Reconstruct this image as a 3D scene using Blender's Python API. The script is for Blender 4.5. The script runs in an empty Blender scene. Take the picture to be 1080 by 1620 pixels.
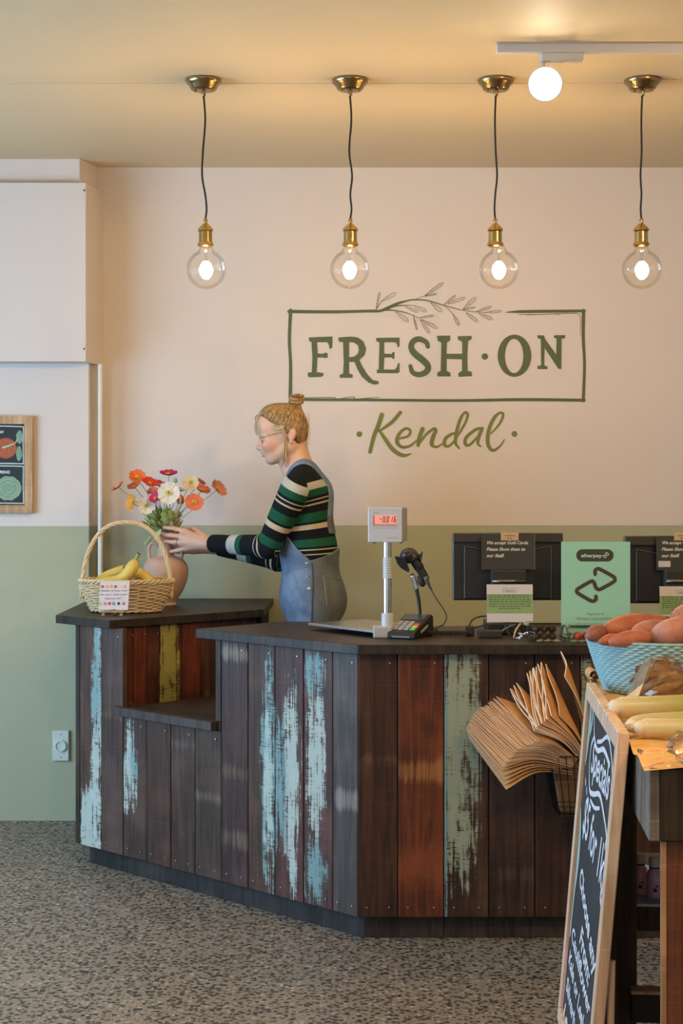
import bpy, bmesh, math, random
import numpy as np
from mathutils import Vector, Matrix, noise
random.seed(7)
SC = bpy.context.scene
COL = SC.collection
PI = math.pi
# ------------------------------------------------------------------ camera
F = 2600.0; HY = 760.0; EYE = 1.406
cd = bpy.data.cameras.new('camera'); cam = bpy.data.objects.new('camera', cd); COL.objects.link(cam)
cam.location = (0, 0, EYE); cam.rotation_euler = (PI/2, 0, 0)
cd.sensor_fit = 'VERTICAL'; cd.sensor_height = 36; cd.sensor_width = 24
cd.lens = 36*F/1620; cd.shift_y = -50/1620; cd.clip_start = .05
SC.camera = cam
# ------------------------------------------------------------------ light and exposure
SC.view_settings.view_transform = 'Standard'; SC.view_settings.look = 'None'
SC.view_settings.exposure = -0.07; SC.view_settings.gamma = 1; SC.view_settings.use_curve_mapping = False
wd = bpy.data.worlds.new('world'); SC.world = wd; wd.use_nodes = True
wd.node_tree.nodes['Background'].inputs[0].default_value = (.72, .86, 1, 1)
wd.node_tree.nodes['Background'].inputs[1].default_value = .25
def area(name, loc, target, w, h, power, col):
    l = bpy.data.lights.new(name, 'AREA'); l.shape = 'RECTANGLE'; l.size = w; l.size_y = h; l.energy = power; l.color = col
    o = bpy.data.objects.new(name, l); COL.objects.link(o); o.location = loc
    o.rotation_euler = (Vector(target)-Vector(loc)).to_track_quat('-Z', 'Y').to_euler(); return o
def spot(name, loc, target, power, col, ang=70, blend=.6, rad=.04):
    l = bpy.data.lights.new(name, 'SPOT'); l.energy = power; l.color = col; l.spot_size = math.radians(ang); l.spot_blend = blend; l.shadow_soft_size = rad
    o = bpy.data.objects.new(name, l); COL.objects.link(o); o.location = loc
    o.rotation_euler = (Vector(target)-Vector(loc)).to_track_quat('-Z', 'Y').to_euler(); return o
area('daylight_side', (-3.45, 4.1, 1.28), (0, 5.0, 1.0), 3.0, 1.6, 165, (.46, .72, 1.0))
area('daylight_front', (-1.0, -2.7, 1.45), (0, 5, 1.2), 4.2, 2.2, 26, (.80, .9, 1.0))
WARM = (1.0, .63, .27)
SPOTS = [((1.7, 3.6, 2.58), (.75, 6.6, 1.1), 55), ((.2, 2.2, 2.58), (-.1, 3.9, 0), 50), ((1.5, 2.0, 2.58), (.95, 3.5, .9), 60), ((-1.2, 2.4, 2.58), (-1.4, 4.4, 0), 18)]
for i, (a, b, p) in enumerate(SPOTS): spot('track_lamp_light', a, b, p, WARM, 95, .8)
area('shop_ceiling_lamps', (.3, 1.2, 2.6), (.3, 1.2, 0), 3.5, 2.0, 38, (1, .62, .32))
BULB_E = 420.0; SPOT_E = 32.0
# ------------------------------------------------------------------ helpers
def W(px, py, d): return Vector(((px-540)*d/F, d, EYE-(py-HY)*d/F))
def T(px, py, z):
    d = F*(EYE-z)/(py-HY); return Vector(((px-540)*d/F, d, z))
class NT:
    def __init__(s, name):
        s.m = bpy.data.materials.new(name); s.m.use_nodes = True; s.t = s.m.node_tree
        s.b = s.t.nodes['Principled BSDF']; s.out = s.t.nodes['Material Output']
    def n(s, typ, **kw):
        nd = s.t.nodes.new(typ)
        for k, v in kw.items(): setattr(nd, k, v)
        return nd
    def put(s, sock, v):
        if v is None: return
        if isinstance(v, bpy.types.NodeSocket): s.t.links.new(v, sock)
        elif isinstance(v, (tuple, list)) and sock.type == 'RGBA' and len(v) == 3: sock.default_value = (*v, 1)
        else: sock.default_value = v
    def math(s, op, a, b=None, c=None, clamp=False):
        nd = s.n('ShaderNodeMath', operation=op, use_clamp=clamp)
        s.put(nd.inputs[0], a); s.put(nd.inputs[1], b)
        if c is not None: s.put(nd.inputs[2], c)
        return nd.outputs[0]
    def ss(s, x, lo, hi):
        nd = s.n('ShaderNodeMapRange', interpolation_type='SMOOTHSTEP'); s.put(nd.inputs[0], x); s.put(nd.inputs[1], lo); s.put(nd.inputs[2], hi); return nd.outputs[0]
    def coord(s, which='Object', scale=(1, 1, 1), loc=(0, 0, 0)):
        tc = s.n('ShaderNodeTexCoord'); mp = s.n('ShaderNodeMapping'); s.t.links.new(tc.outputs[which], mp.inputs[0])
        mp.inputs['Scale'].default_value = scale; mp.inputs['Location'].default_value = loc; return mp.outputs[0]
    def sep(s, v):
        nd = s.n('ShaderNodeSeparateXYZ'); s.put(nd.inputs[0], v); return nd.outputs
    def noise(s, v, sc, det=4, rough=.55, dist=0):
        nd = s.n('ShaderNodeTexNoise'); s.put(nd.inputs['Vector'], v); nd.inputs['Scale'].default_value = sc
        nd.inputs['Detail'].default_value = det; nd.inputs['Roughness'].default_value = rough; nd.inputs['Distortion'].default_value = dist; return nd.outputs['Fac']
    def mix(s, f, a, b, bt='MIX'):
        nd = s.n('ShaderNodeMix', data_type='RGBA', blend_type=bt); s.put(nd.inputs[0], f); s.put(nd.inputs[6], a); s.put(nd.inputs[7], b); return nd.outputs[2]
    def bump(s, h, st=.3, dist=.002):
        nd = s.n('ShaderNodeBump'); nd.inputs['Strength'].default_value = st; nd.inputs['Distance'].default_value = dist; s.put(nd.inputs['Height'], h)
        s.t.links.new(nd.outputs[0], s.b.inputs['Normal'])
    def fin(s, col, rough=.5, metal=0, **kw):
        s.put(s.b.inputs['Base Color'], col); s.put(s.b.inputs['Roughness'], rough); s.put(s.b.inputs['Metallic'], metal)
        for k, v in kw.items(): s.put(s.b.inputs[k.replace('_', ' ')], v)
        return s.m
MC = {}
def flat(name, col, rough=.5, metal=0, var=.12, sc=30, **kw):
    """a plain paint, plastic or metal with faint procedural variation"""
    if name in MC: return MC[name]
    t = NT(name); f = t.noise(t.coord(), sc, 3)
    c = t.mix(f, tuple(x*(1-var) for x in col), tuple(min(1, x*(1+var)) for x in col))
    MC[name] = t.fin(c, rough, metal, **kw); return MC[name]
def emit(name, col, st):
    t = NT(name); t.put(t.b.inputs['Emission Color'], col); t.b.inputs['Emission Strength'].default_value = st; t.b.inputs['Base Color'].default_value = (*col, 1); return t.m
def thin_glass(name, tint=(1, 1, 1), refl=1.0, rough=.02, haze=0):
    t = NT(name); tr = t.n('ShaderNodeBsdfTransparent'); gl = t.n('ShaderNodeBsdfGlossy'); lw = t.n('ShaderNodeLayerWeight'); mx = t.n('ShaderNodeMixShader')
    tr.inputs[0].default_value = (*tint, 1); gl.inputs['Roughness'].default_value = rough; lw.inputs[0].default_value = .16
    f = t.math('MULTIPLY', lw.outputs['Fresnel'], refl); f = t.math('ADD', f, haze, clamp=True)
    t.put(mx.inputs[0], f); t.t.links.new(tr.outputs[0], mx.inputs[1]); t.t.links.new(gl.outputs[0], mx.inputs[2]); t.t.links.new(mx.outputs[0], t.out.inputs[0]); return t.m

def tag(o, label=None, cat=None, group=None, kind=None):
    for k, v in (('label', label), ('category', cat), ('group', group), ('kind', kind)):
        if v: o[k] = v
    return o
def thing(name, label, cat, loc=(0, 0, 0), group=None):
    o = bpy.data.objects.new(name, None); COL.objects.link(o); o.location = loc; o.empty_display_size = .05
    return tag(o, label, cat, group)
def link(name, me, mat, parent=None, local=False, smooth=False):
    if mat is not None and not me.materials: me.materials.append(mat)
    if smooth: me.polygons.foreach_set('use_smooth', [True]*len(me.polygons))
    o = bpy.data.objects.new(name, me); COL.objects.link(o)
    if parent is not None:
        o.parent = parent
        if not local and parent.type == 'EMPTY': o.location = -Vector(parent.location)
    return o
class MB:
    def __init__(s): s.v = []; s.f = []
    def add(s, vs, fs):
        n = len(s.v); s.v += [tuple(v) for v in vs]; s.f += [tuple(i+n for i in f) for f in fs]; return s
    def box(s, a, b, M=None):
        x0, y0, z0 = a; x1, y1, z1 = b
        vs = [Vector(p) for p in ((x0, y0, z0), (x1, y0, z0), (x1, y1, z0), (x0, y1, z0), (x0, y0, z1), (x1, y0, z1), (x1, y1, z1), (x0, y1, z1))]
        if M is not None: vs = [M @ v for v in vs]
        return s.add(vs, [(0, 3, 2, 1), (4, 5, 6, 7), (0, 1, 5, 4), (1, 2, 6, 5), (2, 3, 7, 6), (3, 0, 4, 7)])
    def prism(s, poly, z0, z1):
        n = len(poly); vs = [(p[0], p[1], z0) for p in poly]+[(p[0], p[1], z1) for p in poly]
        return s.add(vs, [tuple(range(n))[::-1], tuple(range(n, 2*n))]+[(i, (i+1) % n, n+(i+1) % n, n+i) for i in range(n)])
    def hexa(s, q, off):
        q = [Vector(p) for p in q]; off = Vector(off); n = len(q)
        return s.add(q+[p+off for p in q], [tuple(range(n)), tuple(range(2*n-1, n-1, -1))]+[(i, n+i, n+(i+1) % n, (i+1) % n) for i in range(n)])
    def tube(s, pts, r, seg=8, cap=True, flat_=None):
        pts = [Vector(p) for p in pts]; n = len(pts); rs = r if isinstance(r, (list, tuple)) else [r]*n
        up = None; rings = []
        for i, p in enumerate(pts):
            t = (pts[min(i+1, n-1)]-pts[max(i-1, 0)]).normalized()
            if up is None: up = Vector((0, 0, 1)) if abs(t.z) < .9 else Vector((1, 0, 0))
            a = t.cross(up).normalized(); b = a.cross(t).normalized(); up = b
            rings.append([p+(a*math.cos(k*2*PI/seg)+b*math.sin(k*2*PI/seg)*(flat_ or 1))*rs[i] for k in range(seg)])
        fs = [(i*seg+k, (i+1)*seg+k, (i+1)*seg+(k+1) % seg, i*seg+(k+1) % seg) for i in range(n-1) for k in range(seg)]
        if cap: fs += [tuple(range(seg)), tuple(range((n-1)*seg, n*seg))[::-1]]
        return s.add([v for rg in rings for v in rg], fs)
    def lathe(s, prof, c=(0, 0, 0), seg=24, M=None, sx=1, sy=1):
        c = Vector(c); vs = []
        for r, z in prof:
            for k in range(seg):
                v = Vector((r*math.cos(k*2*PI/seg)*sx, r*math.sin(k*2*PI/seg)*sy, z)); v = (M @ v) if M is not None else v; vs.append(v+c)
        n = len(prof)
        return s.add(vs, [(i*seg+k, i*seg+(k+1) % seg, (i+1)*seg+(k+1) % seg, (i+1)*seg+k) for i in range(n-1) for k in range(seg)])
    def ball(s, c, r, seg=12, rings=8, M=None):
        r = Vector(r) if hasattr(r, '__len__') else Vector((r, r, r))
        vs = []; c = Vector(c)
        for i in range(rings+1):
            th = PI*i/rings
            for k in range(seg):
                v = Vector((r.x*math.sin(th)*math.cos(k*2*PI/seg), r.y*math.sin(th)*math.sin(k*2*PI/seg), -r.z*math.cos(th)))
                vs.append(c+(M @ v if M is not None else v))
        return s.add(vs, [(i*seg+k, i*seg+(k+1) % seg, (i+1)*seg+(k+1) % seg, (i+1)*seg+k) for i in range(rings) for k in range(seg)])
    def mesh(s, name):
        me = bpy.data.meshes.new(name); me.from_pydata(s.v, [], s.f); me.update(); return me
    def build(s, name, mat, parent=None, smooth=False, bevel=0, local=False, sharp=None, merge=False):
        me = s.mesh(name)
        if bevel or merge:
            bm = bmesh.new(); bm.from_mesh(me)
            if merge: bmesh.ops.remove_doubles(bm, verts=bm.verts, dist=1e-5)
            bmesh.ops.recalc_face_normals(bm, faces=bm.faces)
            if bevel: bmesh.ops.bevel(bm, geom=list(bm.edges), offset=bevel, segments=1, affect='EDGES', profile=.5)
            bm.to_mesh(me); bm.free()
        o = link(name, me, mat, parent, local, smooth)
        if smooth and sharp: me.set_sharp_from_angle(angle=math.radians(sharp))
        return o
def spline(pts, n=8):
    """Catmull-Rom through points of any dimension"""
    P = [np.array(p, float) for p in pts]; P = [2*P[0]-P[1]]+P+[2*P[-1]-P[-2]]; out = []
    for i in range(1, len(P)-2):
        for j in range(n):
            t = j/n; a, b, c, d = P[i-1:i+3]
            out.append(.5*((2*b)+(-a+c)*t+(2*a-5*b+4*c-d)*t*t+(-a+3*b-3*c+d)*t**3))
    out.append(P[-2]); return out
RIBK = [0]
def ribbon(mb, pts, f, n=8, seg=6, nrm=(0, -1, 0)):
    """painted brush stroke: pts (x, y, width) on a flat surface, f maps (x, y) to the world; each stroke lies a hair above the last"""
    S = spline(pts, n); L = []; R = []; RIBK[0] = (RIBK[0]+1) % 7; N = Vector(nrm)
    for i, p in enumerate(S):
        a = S[max(i-1, 0)]; b = S[min(i+1, len(S)-1)]; t = b[:2]-a[:2]; t = t/(np.linalg.norm(t)+1e-9); nn = np.array((-t[1], t[0]))*max(p[2], 1e-5)/2
        o = N*(RIBK[0]*4e-5+i*2.5e-6); L.append(f(*(p[:2]+nn))+o); R.append(f(*(p[:2]-nn))+o)
    m = len(S); mb.add(L+R, [(i, i+1, m+i+1, m+i) for i in range(m-1)])
    for e, sg, q in ((0, 1, S[1]), (m-1, -1, S[-2])):
        p = S[e]; d = q[:2]-p[:2]; a0 = math.atan2(d[1], d[0])+PI/2; r = max(p[2], 1e-5)/2; o = N*(RIBK[0]*4e-5+e*2.5e-6)
        mb.add([f(p[0]+r*math.cos(a0+k*PI/8), p[1]+r*math.sin(a0+k*PI/8))+o for k in range(9)], [tuple(range(9))])
def disc(mb, x, y, r, f, n=20):
    mb.add([f(x+r*math.cos(k*2*PI/n), y+r*math.sin(k*2*PI/n)) for k in range(n)], [tuple(range(n))])
def filled(name, loops, f, mat, parent):
    """flat shape with holes"""
    cu = bpy.data.curves.new(name, 'CURVE'); cu.dimensions = '2D'; cu.fill_mode = 'BOTH'
    for lp in loops:
        sp = cu.splines.new('POLY'); sp.points.add(len(lp)-1); sp.use_cyclic_u = True
        for i, p in enumerate(lp): sp.points[i].co = (p[0], p[1], 0, 1)
    o = bpy.data.objects.new(name, cu); COL.objects.link(o)
    me = bpy.data.meshes.new_from_object(o.evaluated_get(bpy.context.evaluated_depsgraph_get())); bpy.data.objects.remove(o); bpy.data.curves.remove(cu)
    for v in me.vertices: v.co = f(v.co.x, v.co.y)
    me.name = name; return link(name, me, mat, parent)
def text(s, size, mat, name, parent, org, right, up, align='LEFT', shear=0, sx=1, space=1, bold=0, width=None):
    cu = bpy.data.curves.new(name, 'FONT'); cu.body = s; cu.size = size; cu.align_x = align; cu.shear = shear; cu.space_character = space; cu.offset = bold; cu.resolution_u = 3
    o = bpy.data.objects.new(name, cu); COL.objects.link(o)
    bpy.context.view_layer.update()
    me = bpy.data.meshes.new_from_object(o.evaluated_get(bpy.context.evaluated_depsgraph_get())); bpy.data.objects.remove(o); bpy.data.curves.remove(cu)
    org, right, up = Vector(org), Vector(right), Vector(up)
    if width: sx = width/(max(v.co.x for v in me.vertices)-min(v.co.x for v in me.vertices))
    for v in me.vertices: v.co = org+right*(v.co.x*sx)+up*v.co.y
    me.name = name; return link(name, me, mat, parent)
def wall_f(d): return lambda x, y: W(x, y, d)
# ------------------------------------------------------------------ wood
def wood(name, base, dark, sc=1.0, paint=None, bands=(), rough=.5, gl=.35, off=0):
    """dark stained timber, grain along z; paint = [(colour, cx, rx, cz, rz, thr)], bands = [(z, halfheight, colour)] old fixing marks, in metres on the board"""
    if name in MC: return MC[name]
    base = tuple(q*k for q, k in zip(base, (.66, .58, .54))); dark = tuple(q*k for q, k in zip(dark, (.56, .50, .46)))
    t = NT(name); v = t.coord('Object', loc=(off, off*1.7, off*.6)); raw = t.coord('Object'); x, y, z = t.sep(raw)
    g1 = t.noise(t.coord('Object', (28*sc, 28*sc, 1.6*sc), (off, 0, off)), 1.6, 6, .6, .6)
    g2 = t.noise(t.coord('Object', (120, 120, 5), (off, 0, 0)), 1.5, 3)
    saw = t.noise(t.coord('Object', (6, 6, 170), (off, 0, 0)), 1.0, 2)
    blot = t.noise(v, 5, 3)
    c = t.mix(t.ss(g1, .35, .68), dark, base)
    c = t.mix(t.math('MULTIPLY', t.ss(blot, .45, .75), .55), c, tuple(min(1, q*1.75) for q in base))
    c = t.mix(t.math('MULTIPLY', t.ss(g2, .5, .8), .35), c, tuple(q*.5 for q in dark))
    c = t.mix(t.math('MULTIPLY', t.ss(saw, .55, .8), .22), c, tuple(min(1, q*2.2) for q in base))
    for (bz, bh, bc) in bands:
        e = t.math('SUBTRACT', bh, t.math('ABSOLUTE', t.math('SUBTRACT', z, bz)))
        e = t.math('ADD', e, t.math('MULTIPLY', t.math('SUBTRACT', g1, .5), .09))
        c = t.mix(t.math('MULTIPLY', t.ss(e, -.012, .018), t.math('MULTIPLY', t.ss(g1, .25, .65), .62)), c, tuple(q*.8 for q in bc))
    if paint:
        st = t.noise(t.coord('Object', (95, 95, 3.2), (off*2, 0, off)), 1.0, 6, .72)
        pt = t.noise(t.coord('Object', (30, 30, 14), (off*3, 0, off)), 1.0, 4, .65)
        st = t.math('ADD', t.math('MULTIPLY', st, .62), t.math('MULTIPLY', pt, .38))
        gap = t.noise(t.coord('Object', (22, 22, 240), (off, 0, 0)), 1.0, 2)
        for (pc, cx, rx, cz, rz, thr) in paint:
            ex = t.math('DIVIDE', t.math('SUBTRACT', x, cx), rx); ez = t.math('DIVIDE', t.math('SUBTRACT', z, cz), rz)
            e = t.math('SUBTRACT', 1.0, t.math('ADD', t.math('MULTIPLY', ex, ex), t.math('POWER', t.math('ABSOLUTE', ez), 2.2)))
            e = t.math('ADD', t.math('MULTIPLY', t.math('MAXIMUM', e, -1.2), .30), t.math('MULTIPLY', t.math('SUBTRACT', st, .5), 2.9))
            e = t.math('SUBTRACT', e, t.math('MULTIPLY', t.ss(gap, .50, .70), .22))
            pcv = t.mix(pt, tuple(q*.72 for q in pc), tuple(q*.92 for q in pc))
            halo = t.ss(e, thr-.12, thr+.02); c = t.mix(t.math('MULTIPLY', halo, .28), c, pcv)
            c = t.mix(t.math('MULTIPLY', t.ss(e, thr, thr+.05), .93), c, pcv)
    t.bump(t.math('ADD', g1, t.math('MULTIPLY', saw, .3)), .25, .0015)
    MC[name] = t.fin(c, t.math('ADD', t.math('MULTIPLY', g2, .25), rough-.1), 0, Specular_IOR_Level=.3); return MC[name]
# ================================================================== ROOM
def m_wall():
    t = NT('painted_plaster'); z = t.sep(t.coord())[2]; n = t.noise(t.coord(), 1.5, 4); n2 = t.noise(t.coord(), 220, 2)
    up = t.mix(n, (.67, .595, .555), (.72, .645, .60)); lo = t.mix(n, (.385, .395, .262), (.415, .425, .29))
    t.bump(n2, .08, .001); return t.fin(t.mix(t.math('GREATER_THAN', z, 1.217), lo, up), .62)
def m_floor():
    t = NT('polished_aggregate_concrete'); v = t.coord()
    wob = t.n('ShaderNodeTexNoise'); t.put(wob.inputs['Vector'], v); wob.inputs['Scale'].default_value = 60
    mxv = t.n('ShaderNodeVectorMath', operation='SCALE'); t.put(mxv.inputs[0], wob.outputs['Color']); mxv.inputs['Scale'].default_value = .008
    ad = t.n('ShaderNodeVectorMath', operation='ADD'); t.put(ad.inputs[0], v); t.put(ad.inputs[1], mxv.outputs[0])
    def vor(sc, seed):
        nd = t.n('ShaderNodeTexVoronoi'); mp = t.n('ShaderNodeMapping'); t.put(mp.inputs[0], ad.outputs[0]); mp.inputs['Location'].default_value = (seed, seed, 0); t.put(nd.inputs['Vector'], mp.outputs[0]); nd.inputs['Scale'].default_value = sc; return nd
    a = vor(62, 0); b = vor(150, 3); big = t.noise(v, 1.2, 5, .6)
    cement = t.mix(big, (.26, .205, .155), (.38, .31, .24)); cement = t.mix(t.math('MULTIPLY', t.noise(v, 90, 3), .4), cement, (.22, .195, .16))
    ra = t.sep(a.outputs['Color'])[0]
    st = t.mix(ra, (.035, .034, .028), (.12, .11, .09)); st = t.mix(t.math('GREATER_THAN', ra, .86), st, (.42, .38, .33))
    ma = t.ss(t.math('ADD', a.outputs['Distance'], t.math('MULTIPLY', ra, .12)), .54, .46)
    c = t.mix(ma, cement, st)
    rb = t.sep(b.outputs['Color'])[1]
    mb_ = t.math('MULTIPLY', t.ss(b.outputs['Distance'], .42, .34), t.math('GREATER_THAN', rb, .45))
    c = t.mix(t.math('MULTIPLY', mb_, t.math('SUBTRACT', 1, ma)), c, (.10, .095, .085))
    t.bump(a.outputs['Distance'], .05, .001)
    return t.fin(c, t.math('ADD', .36, t.math('MULTIPLY', big, .2)))
M_WALL = m_wall()
M_CEIL = flat('ceiling_paint', (.68, .545, .35), .6, var=.03, sc=2)
M_WHITE = flat('white_paint', (.74, .70, .64), .5, var=.02)
XL, XR, YF, YB, H = -3.3, 3.2, -2.5, 6.92, 2.7235
def setting(mb, name, mat, **kw):
    o = mb.build(name, mat, **kw); o['kind'] = 'structure'; return o
setting(MB().box((XL-.2, YF-.2, -.12), (XR+.2, YB+.2, 0)), 'floor', m_floor())
c = MB().box((XL-.2, YF-.2, H+.003), (XR+.2, 5.46, H+.15)); c.box((XL-.2, 5.46, H), (XR+.2, YB+.2, H+.15)); setting(c, 'ceiling', M_CEIL)
setting(MB().box((XL-.2, YB, 0), (XR+.2, YB+.15, H)), 'wall_back', M_WALL)
setting(MB().box((XR, YF, 0), (XR+.15, YB, H)), 'wall_right', M_WALL)
c = MB().box((XL-.15, YF, 0), (XL, 2.6, H)); c.box((XL-.15, 5.6, 0), (XL, YB, H)); c.box((XL-.15, 2.6, 2.4), (XL, 5.6, H)); c.box((XL-.15, 2.6, 0), (XL, 5.6, .5)); setting(c, 'wall_left', M_WALL)
c = MB().box((XL, YF-.15, 0), (-3.1, YF, H)); c.box((1.3, YF-.15, 0), (XR, YF, H)); c.box((-3.1, YF-.15, 2.6), (1.3, YF, H)); c.box((-3.1, YF-.15, 0), (1.3, YF, .3)); setting(c, 'wall_front', M_WALL)
# left pilaster wall beneath the boxed bulkhead
setting(MB().box((XL, 6.79, 0), (-1.044, YB+.01, 1.889)), 'wall_left_return', M_WALL)
def slanted(x_front, yf, x_back, z0, z1):
    return MB().prism([(XL, yf), (x_front, yf), (x_back, YB+.005), (XL, YB+.005)], z0, z1)
setting(slanted(-1.038, 6.68, -1.002, 1.889, 2.617), 'trim_1', M_WALL, bevel=.002)
setting(slanted(-1.072, 6.735, -1.02, 2.617, H+.001), 'trim_2', M_WALL, bevel=.002)
setting(MB().box((-1.044, 6.865, 0), (-1.022, YB+.005, 1.889)), 'trim_3', M_WALL)
for yy in (301, 552): MB().lathe([(0, 0), (.004, 0), (.004, .002), (0, .002)], W(133, yy, 6.678), 8, Matrix.Rotation(PI/2, 3, 'X')).build('screw', flat('dark_screw', (.12, .09, .07), .4, .6), bpy.data.objects['trim_1'])
c = MB().tube([(-.998, 6.806, 0.002), (-.998, 6.806, 1.887)], .0105, 12); p = c.build('conduit_pipe', M_WHITE, smooth=True, sharp=40)
tag(p, 'white vertical conduit pipe in the wall corner behind the fruit basket', 'pipe')
# power outlet
t0 = W(97, 1179, 6.79)
o = thing('power_outlet', 'white round-socket power outlet low on the green wall', 'outlet', t0)
M_PL = flat('outlet_plastic', (.62, .68, .62), .35, var=.03)
MB().box((t0.x-.034, 6.775, t0.z-.063), (t0.x+.034, 6.79, t0.z+.063)).build('face_plate', M_PL, o, bevel=.003)
rx = Matrix.Rotation(PI/2, 3, 'X')
sk = MB().lathe([(0, 0), (.022, 0), (.024, -.002), (.024, -.01), (.019, -.011), (.018, -.006), (0, -.006)][::-1], (t0.x, 6.775, t0.z), 24, Matrix.Rotation(-PI/2, 3, 'X')).build('socket', M_PL, o, smooth=True, sharp=35)
h = MB()
for a in (30, 150, 270):
    h.box((-.0022, -.0016, -.0045), (.0022, 0, .0045), Matrix.Translation((t0.x+.009*math.cos(math.radians(a)), 6.7815, t0.z+.009*math.sin(math.radians(a)))) @ Matrix.Rotation(math.radians(a-90), 4, 'Y'))
h.build('slots', flat('black_hole', (.01, .01, .01), .9), sk)
for dz in (-.047, .047): MB().lathe([(0, 0), (.003, 0), (.003, .0015), (0, .0015)], (t0.x, 6.7752, t0.z+dz), 10, rx).build('screw', flat('grey_screw', (.3, .33, .3), .4, .5), o)

# ================================================================== WALL LOGO
M_GR = flat('dark_green_sign_paint', (.085, .115, .052), .6, var=.1); M_OL = flat('olive_sign_paint', (.17, .19, .045), .6, var=.15)
M_LINE = flat('brown_line_paint', (.115, .085, .045), .6)
LG = thing('wall_logo', 'dark green and olive painted shop logo lettering on the cream wall', 'sign', W(690, 590, YB-.002))
wf = wall_f(YB-.0015); wf2 = wall_f(YB-.001)
A = lambda p: [(470+x/4.696, 510+y/4.7) for x, y in p]
B = lambda p: [(690+x/4.696, 510+y/4.7) for x, y in p]
filled('letter', [A([(85,112),(170,108),(262,105),(262,150),(260,190),(240,198),(234,165),(222,148),(148,148),(152,232),(195,232),(207,225),(225,228),(227,262),(207,266),(195,262),(150,262),(145,370),(180,374),(195,378),(192,398),(175,406),(90,409),(78,400),(80,372),(108,372),(112,260),(105,145),(88,140)])], wf, M_GR, LG)
filled('letter', [A([(305,112),(400,105),(450,112),(490,140),(512,195),(500,245),(462,280),(480,320),(520,385),(560,428),(605,438),(604,458),(570,463),(530,448),(480,405),(445,345),(425,295),(385,295),(385,380),(412,388),(412,412),(315,412),(315,390),(340,380),(345,300),(340,148),(308,143)]), A([(385,148),(420,150),(450,170),(458,205),(448,235),(420,255),(385,258)][::-1])], wf, M_GR, LG)
filled('letter', [A([(585,115),(760,113),(760,175),(745,188),(740,160),(725,148),(645,148),(645,232),(700,235),(712,218),(722,222),(722,270),(710,272),(700,260),(645,262),(642,350),(725,350),(740,330),(748,303),(760,303),(760,370),(745,378),(592,378),(590,352),(605,350),(610,150),(588,140)])], wf, M_GR, LG)
m = MB(); ribbon(m, [(470+x/4.696, 510+y/4.7, w/4.7) for x, y, w in [(970,180,32),(957,148,36),(905,124,42),(860,143,44),(846,187,44),(872,232,48),(930,280,50),(970,325,46),(957,368,44),(905,388,40),(857,372,36),(840,325,30)]], wf); m.build('letter', M_GR, LG)
filled('letter', [B([(3,100),(102,98),(104,130),(95,140),(78,150),(76,233),(192,233),(192,145),(160,128),(157,103),(262,100),(262,125),(235,140),(230,250),(232,360),(262,368),(266,400),(165,405),(162,378),(190,360),(190,275),(76,272),(76,360),(105,375),(106,402),(8,402),(5,375),(32,360),(36,150),(10,138)])], wf, M_GR, LG)
ell = lambda cx, cy, rx_, ry, n=40, ex=0: [(cx+rx_*math.cos(k*2*PI/n), cy+ry*math.sin(k*2*PI/n)) for k in range(n)]
filled('letter', [B(ell(580, 248, 125, 157)), B(ell(577, 250, 68, 127))[::-1]], wf, M_GR, LG)
filled('letter', [B([(748,95),(800,97),(805,120),(890,240),(892,120),(872,115),(875,95),(958,95),(955,118),(930,122),(928,348),(905,345),(803,190),(800,320),(825,328),(825,348),(750,347),(750,325),(778,318),(775,125),(752,118)])], wf, M_GR, LG)
m = MB(); disc(m, 690+360/4.696, 510+254/4.7, 5.1, wf); m.build('dot', M_GR, LG)
def brush(name, strokes, sx, sy, k, mat, fn=wf):
    m = MB()
    for st in strokes: ribbon(m, [(sx+x/k, sy+y/k, w/k) for x, y, w in st], fn)
    return m.build(name, mat, LG)
KD = [[[(175,65,24),(150,140,24),(125,200,22),(100,300,20)], [(292,50,18),(240,110,20),(160,168,12)], [(160,165,14),(200,225,20),(250,290,22),(310,322,20),(360,312,6)]],
 [[(285,215,12),(340,200,13),(355,165,14),(325,152,14),(285,185,18),(270,235,20),(300,268,16),(350,262,12),(400,225,9)]],
 [[(432,155,22),(412,210,22),(405,258,18)], [(405,258,8),(450,195,12),(500,155,15),(515,165,18),(495,215,22),(492,255,20),(525,268,12),(560,245,7)]],
 [[(650,190,12),(620,185,14),(578,215,18),(572,255,18),(600,262,14),(640,220,10),(700,120,12),(718,65,14),(700,50,12),(672,90,16),(648,170,18),(640,240,16),(665,278,8)]],
 [[(810,150,14),(770,158,16),(712,205,18),(702,248,18),(730,255,14),(785,200,10)], [(810,150,16),(790,200,20),(782,245,14),(800,265,8)]],
 [[(865,185,7),(920,120,12),(942,65,14),(922,52,12),(885,85,18),(852,160,20),(845,245,20),(875,290,17),(920,265,10),(950,222,5)]]]
for st in KD: brush('letter', [[(x, y, w*1.12+1.5) for x, y, w in s_] for s_ in st], 560, 640, 4, M_OL)
m = MB(); disc(m, 568.3, 686.8, 4.6, wf); m.build('dot', M_OL, LG); m = MB(); disc(m, 813.5, 686.5, 4.6, wf); m.build('dot', M_OL, LG)
FR = [[(55,128,10),(200,129,9),(335,126,8)], [(60,124,10),(56,220,9),(60,300,9),(59,400,10)], [(60,412,8),(300,413,8),(600,415,8),(800,412,9),(1006,414,9)], [(1004,125,10),(1003,210,9),(1007,300,8),(1003,416,9)], [(752,131,1.5),(780,129,6),(830,128,9),(1007,126,8)],
      [(795,138,1.5),(880,137,2),(960,134,2),(992,142,1.5),(993,205,1)], [(105,406,2),(195,405,2),(212,410,2.5),(262,403,2),(272,410,3),(345,404,1.2)], [(820,140,1),(900,136,1),(930,140,1)]]
brush('border', [[(x, y, w*1.12) for x, y, w in s_] for s_ in FR], 430, 430, 2.0377, M_GR)
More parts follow.
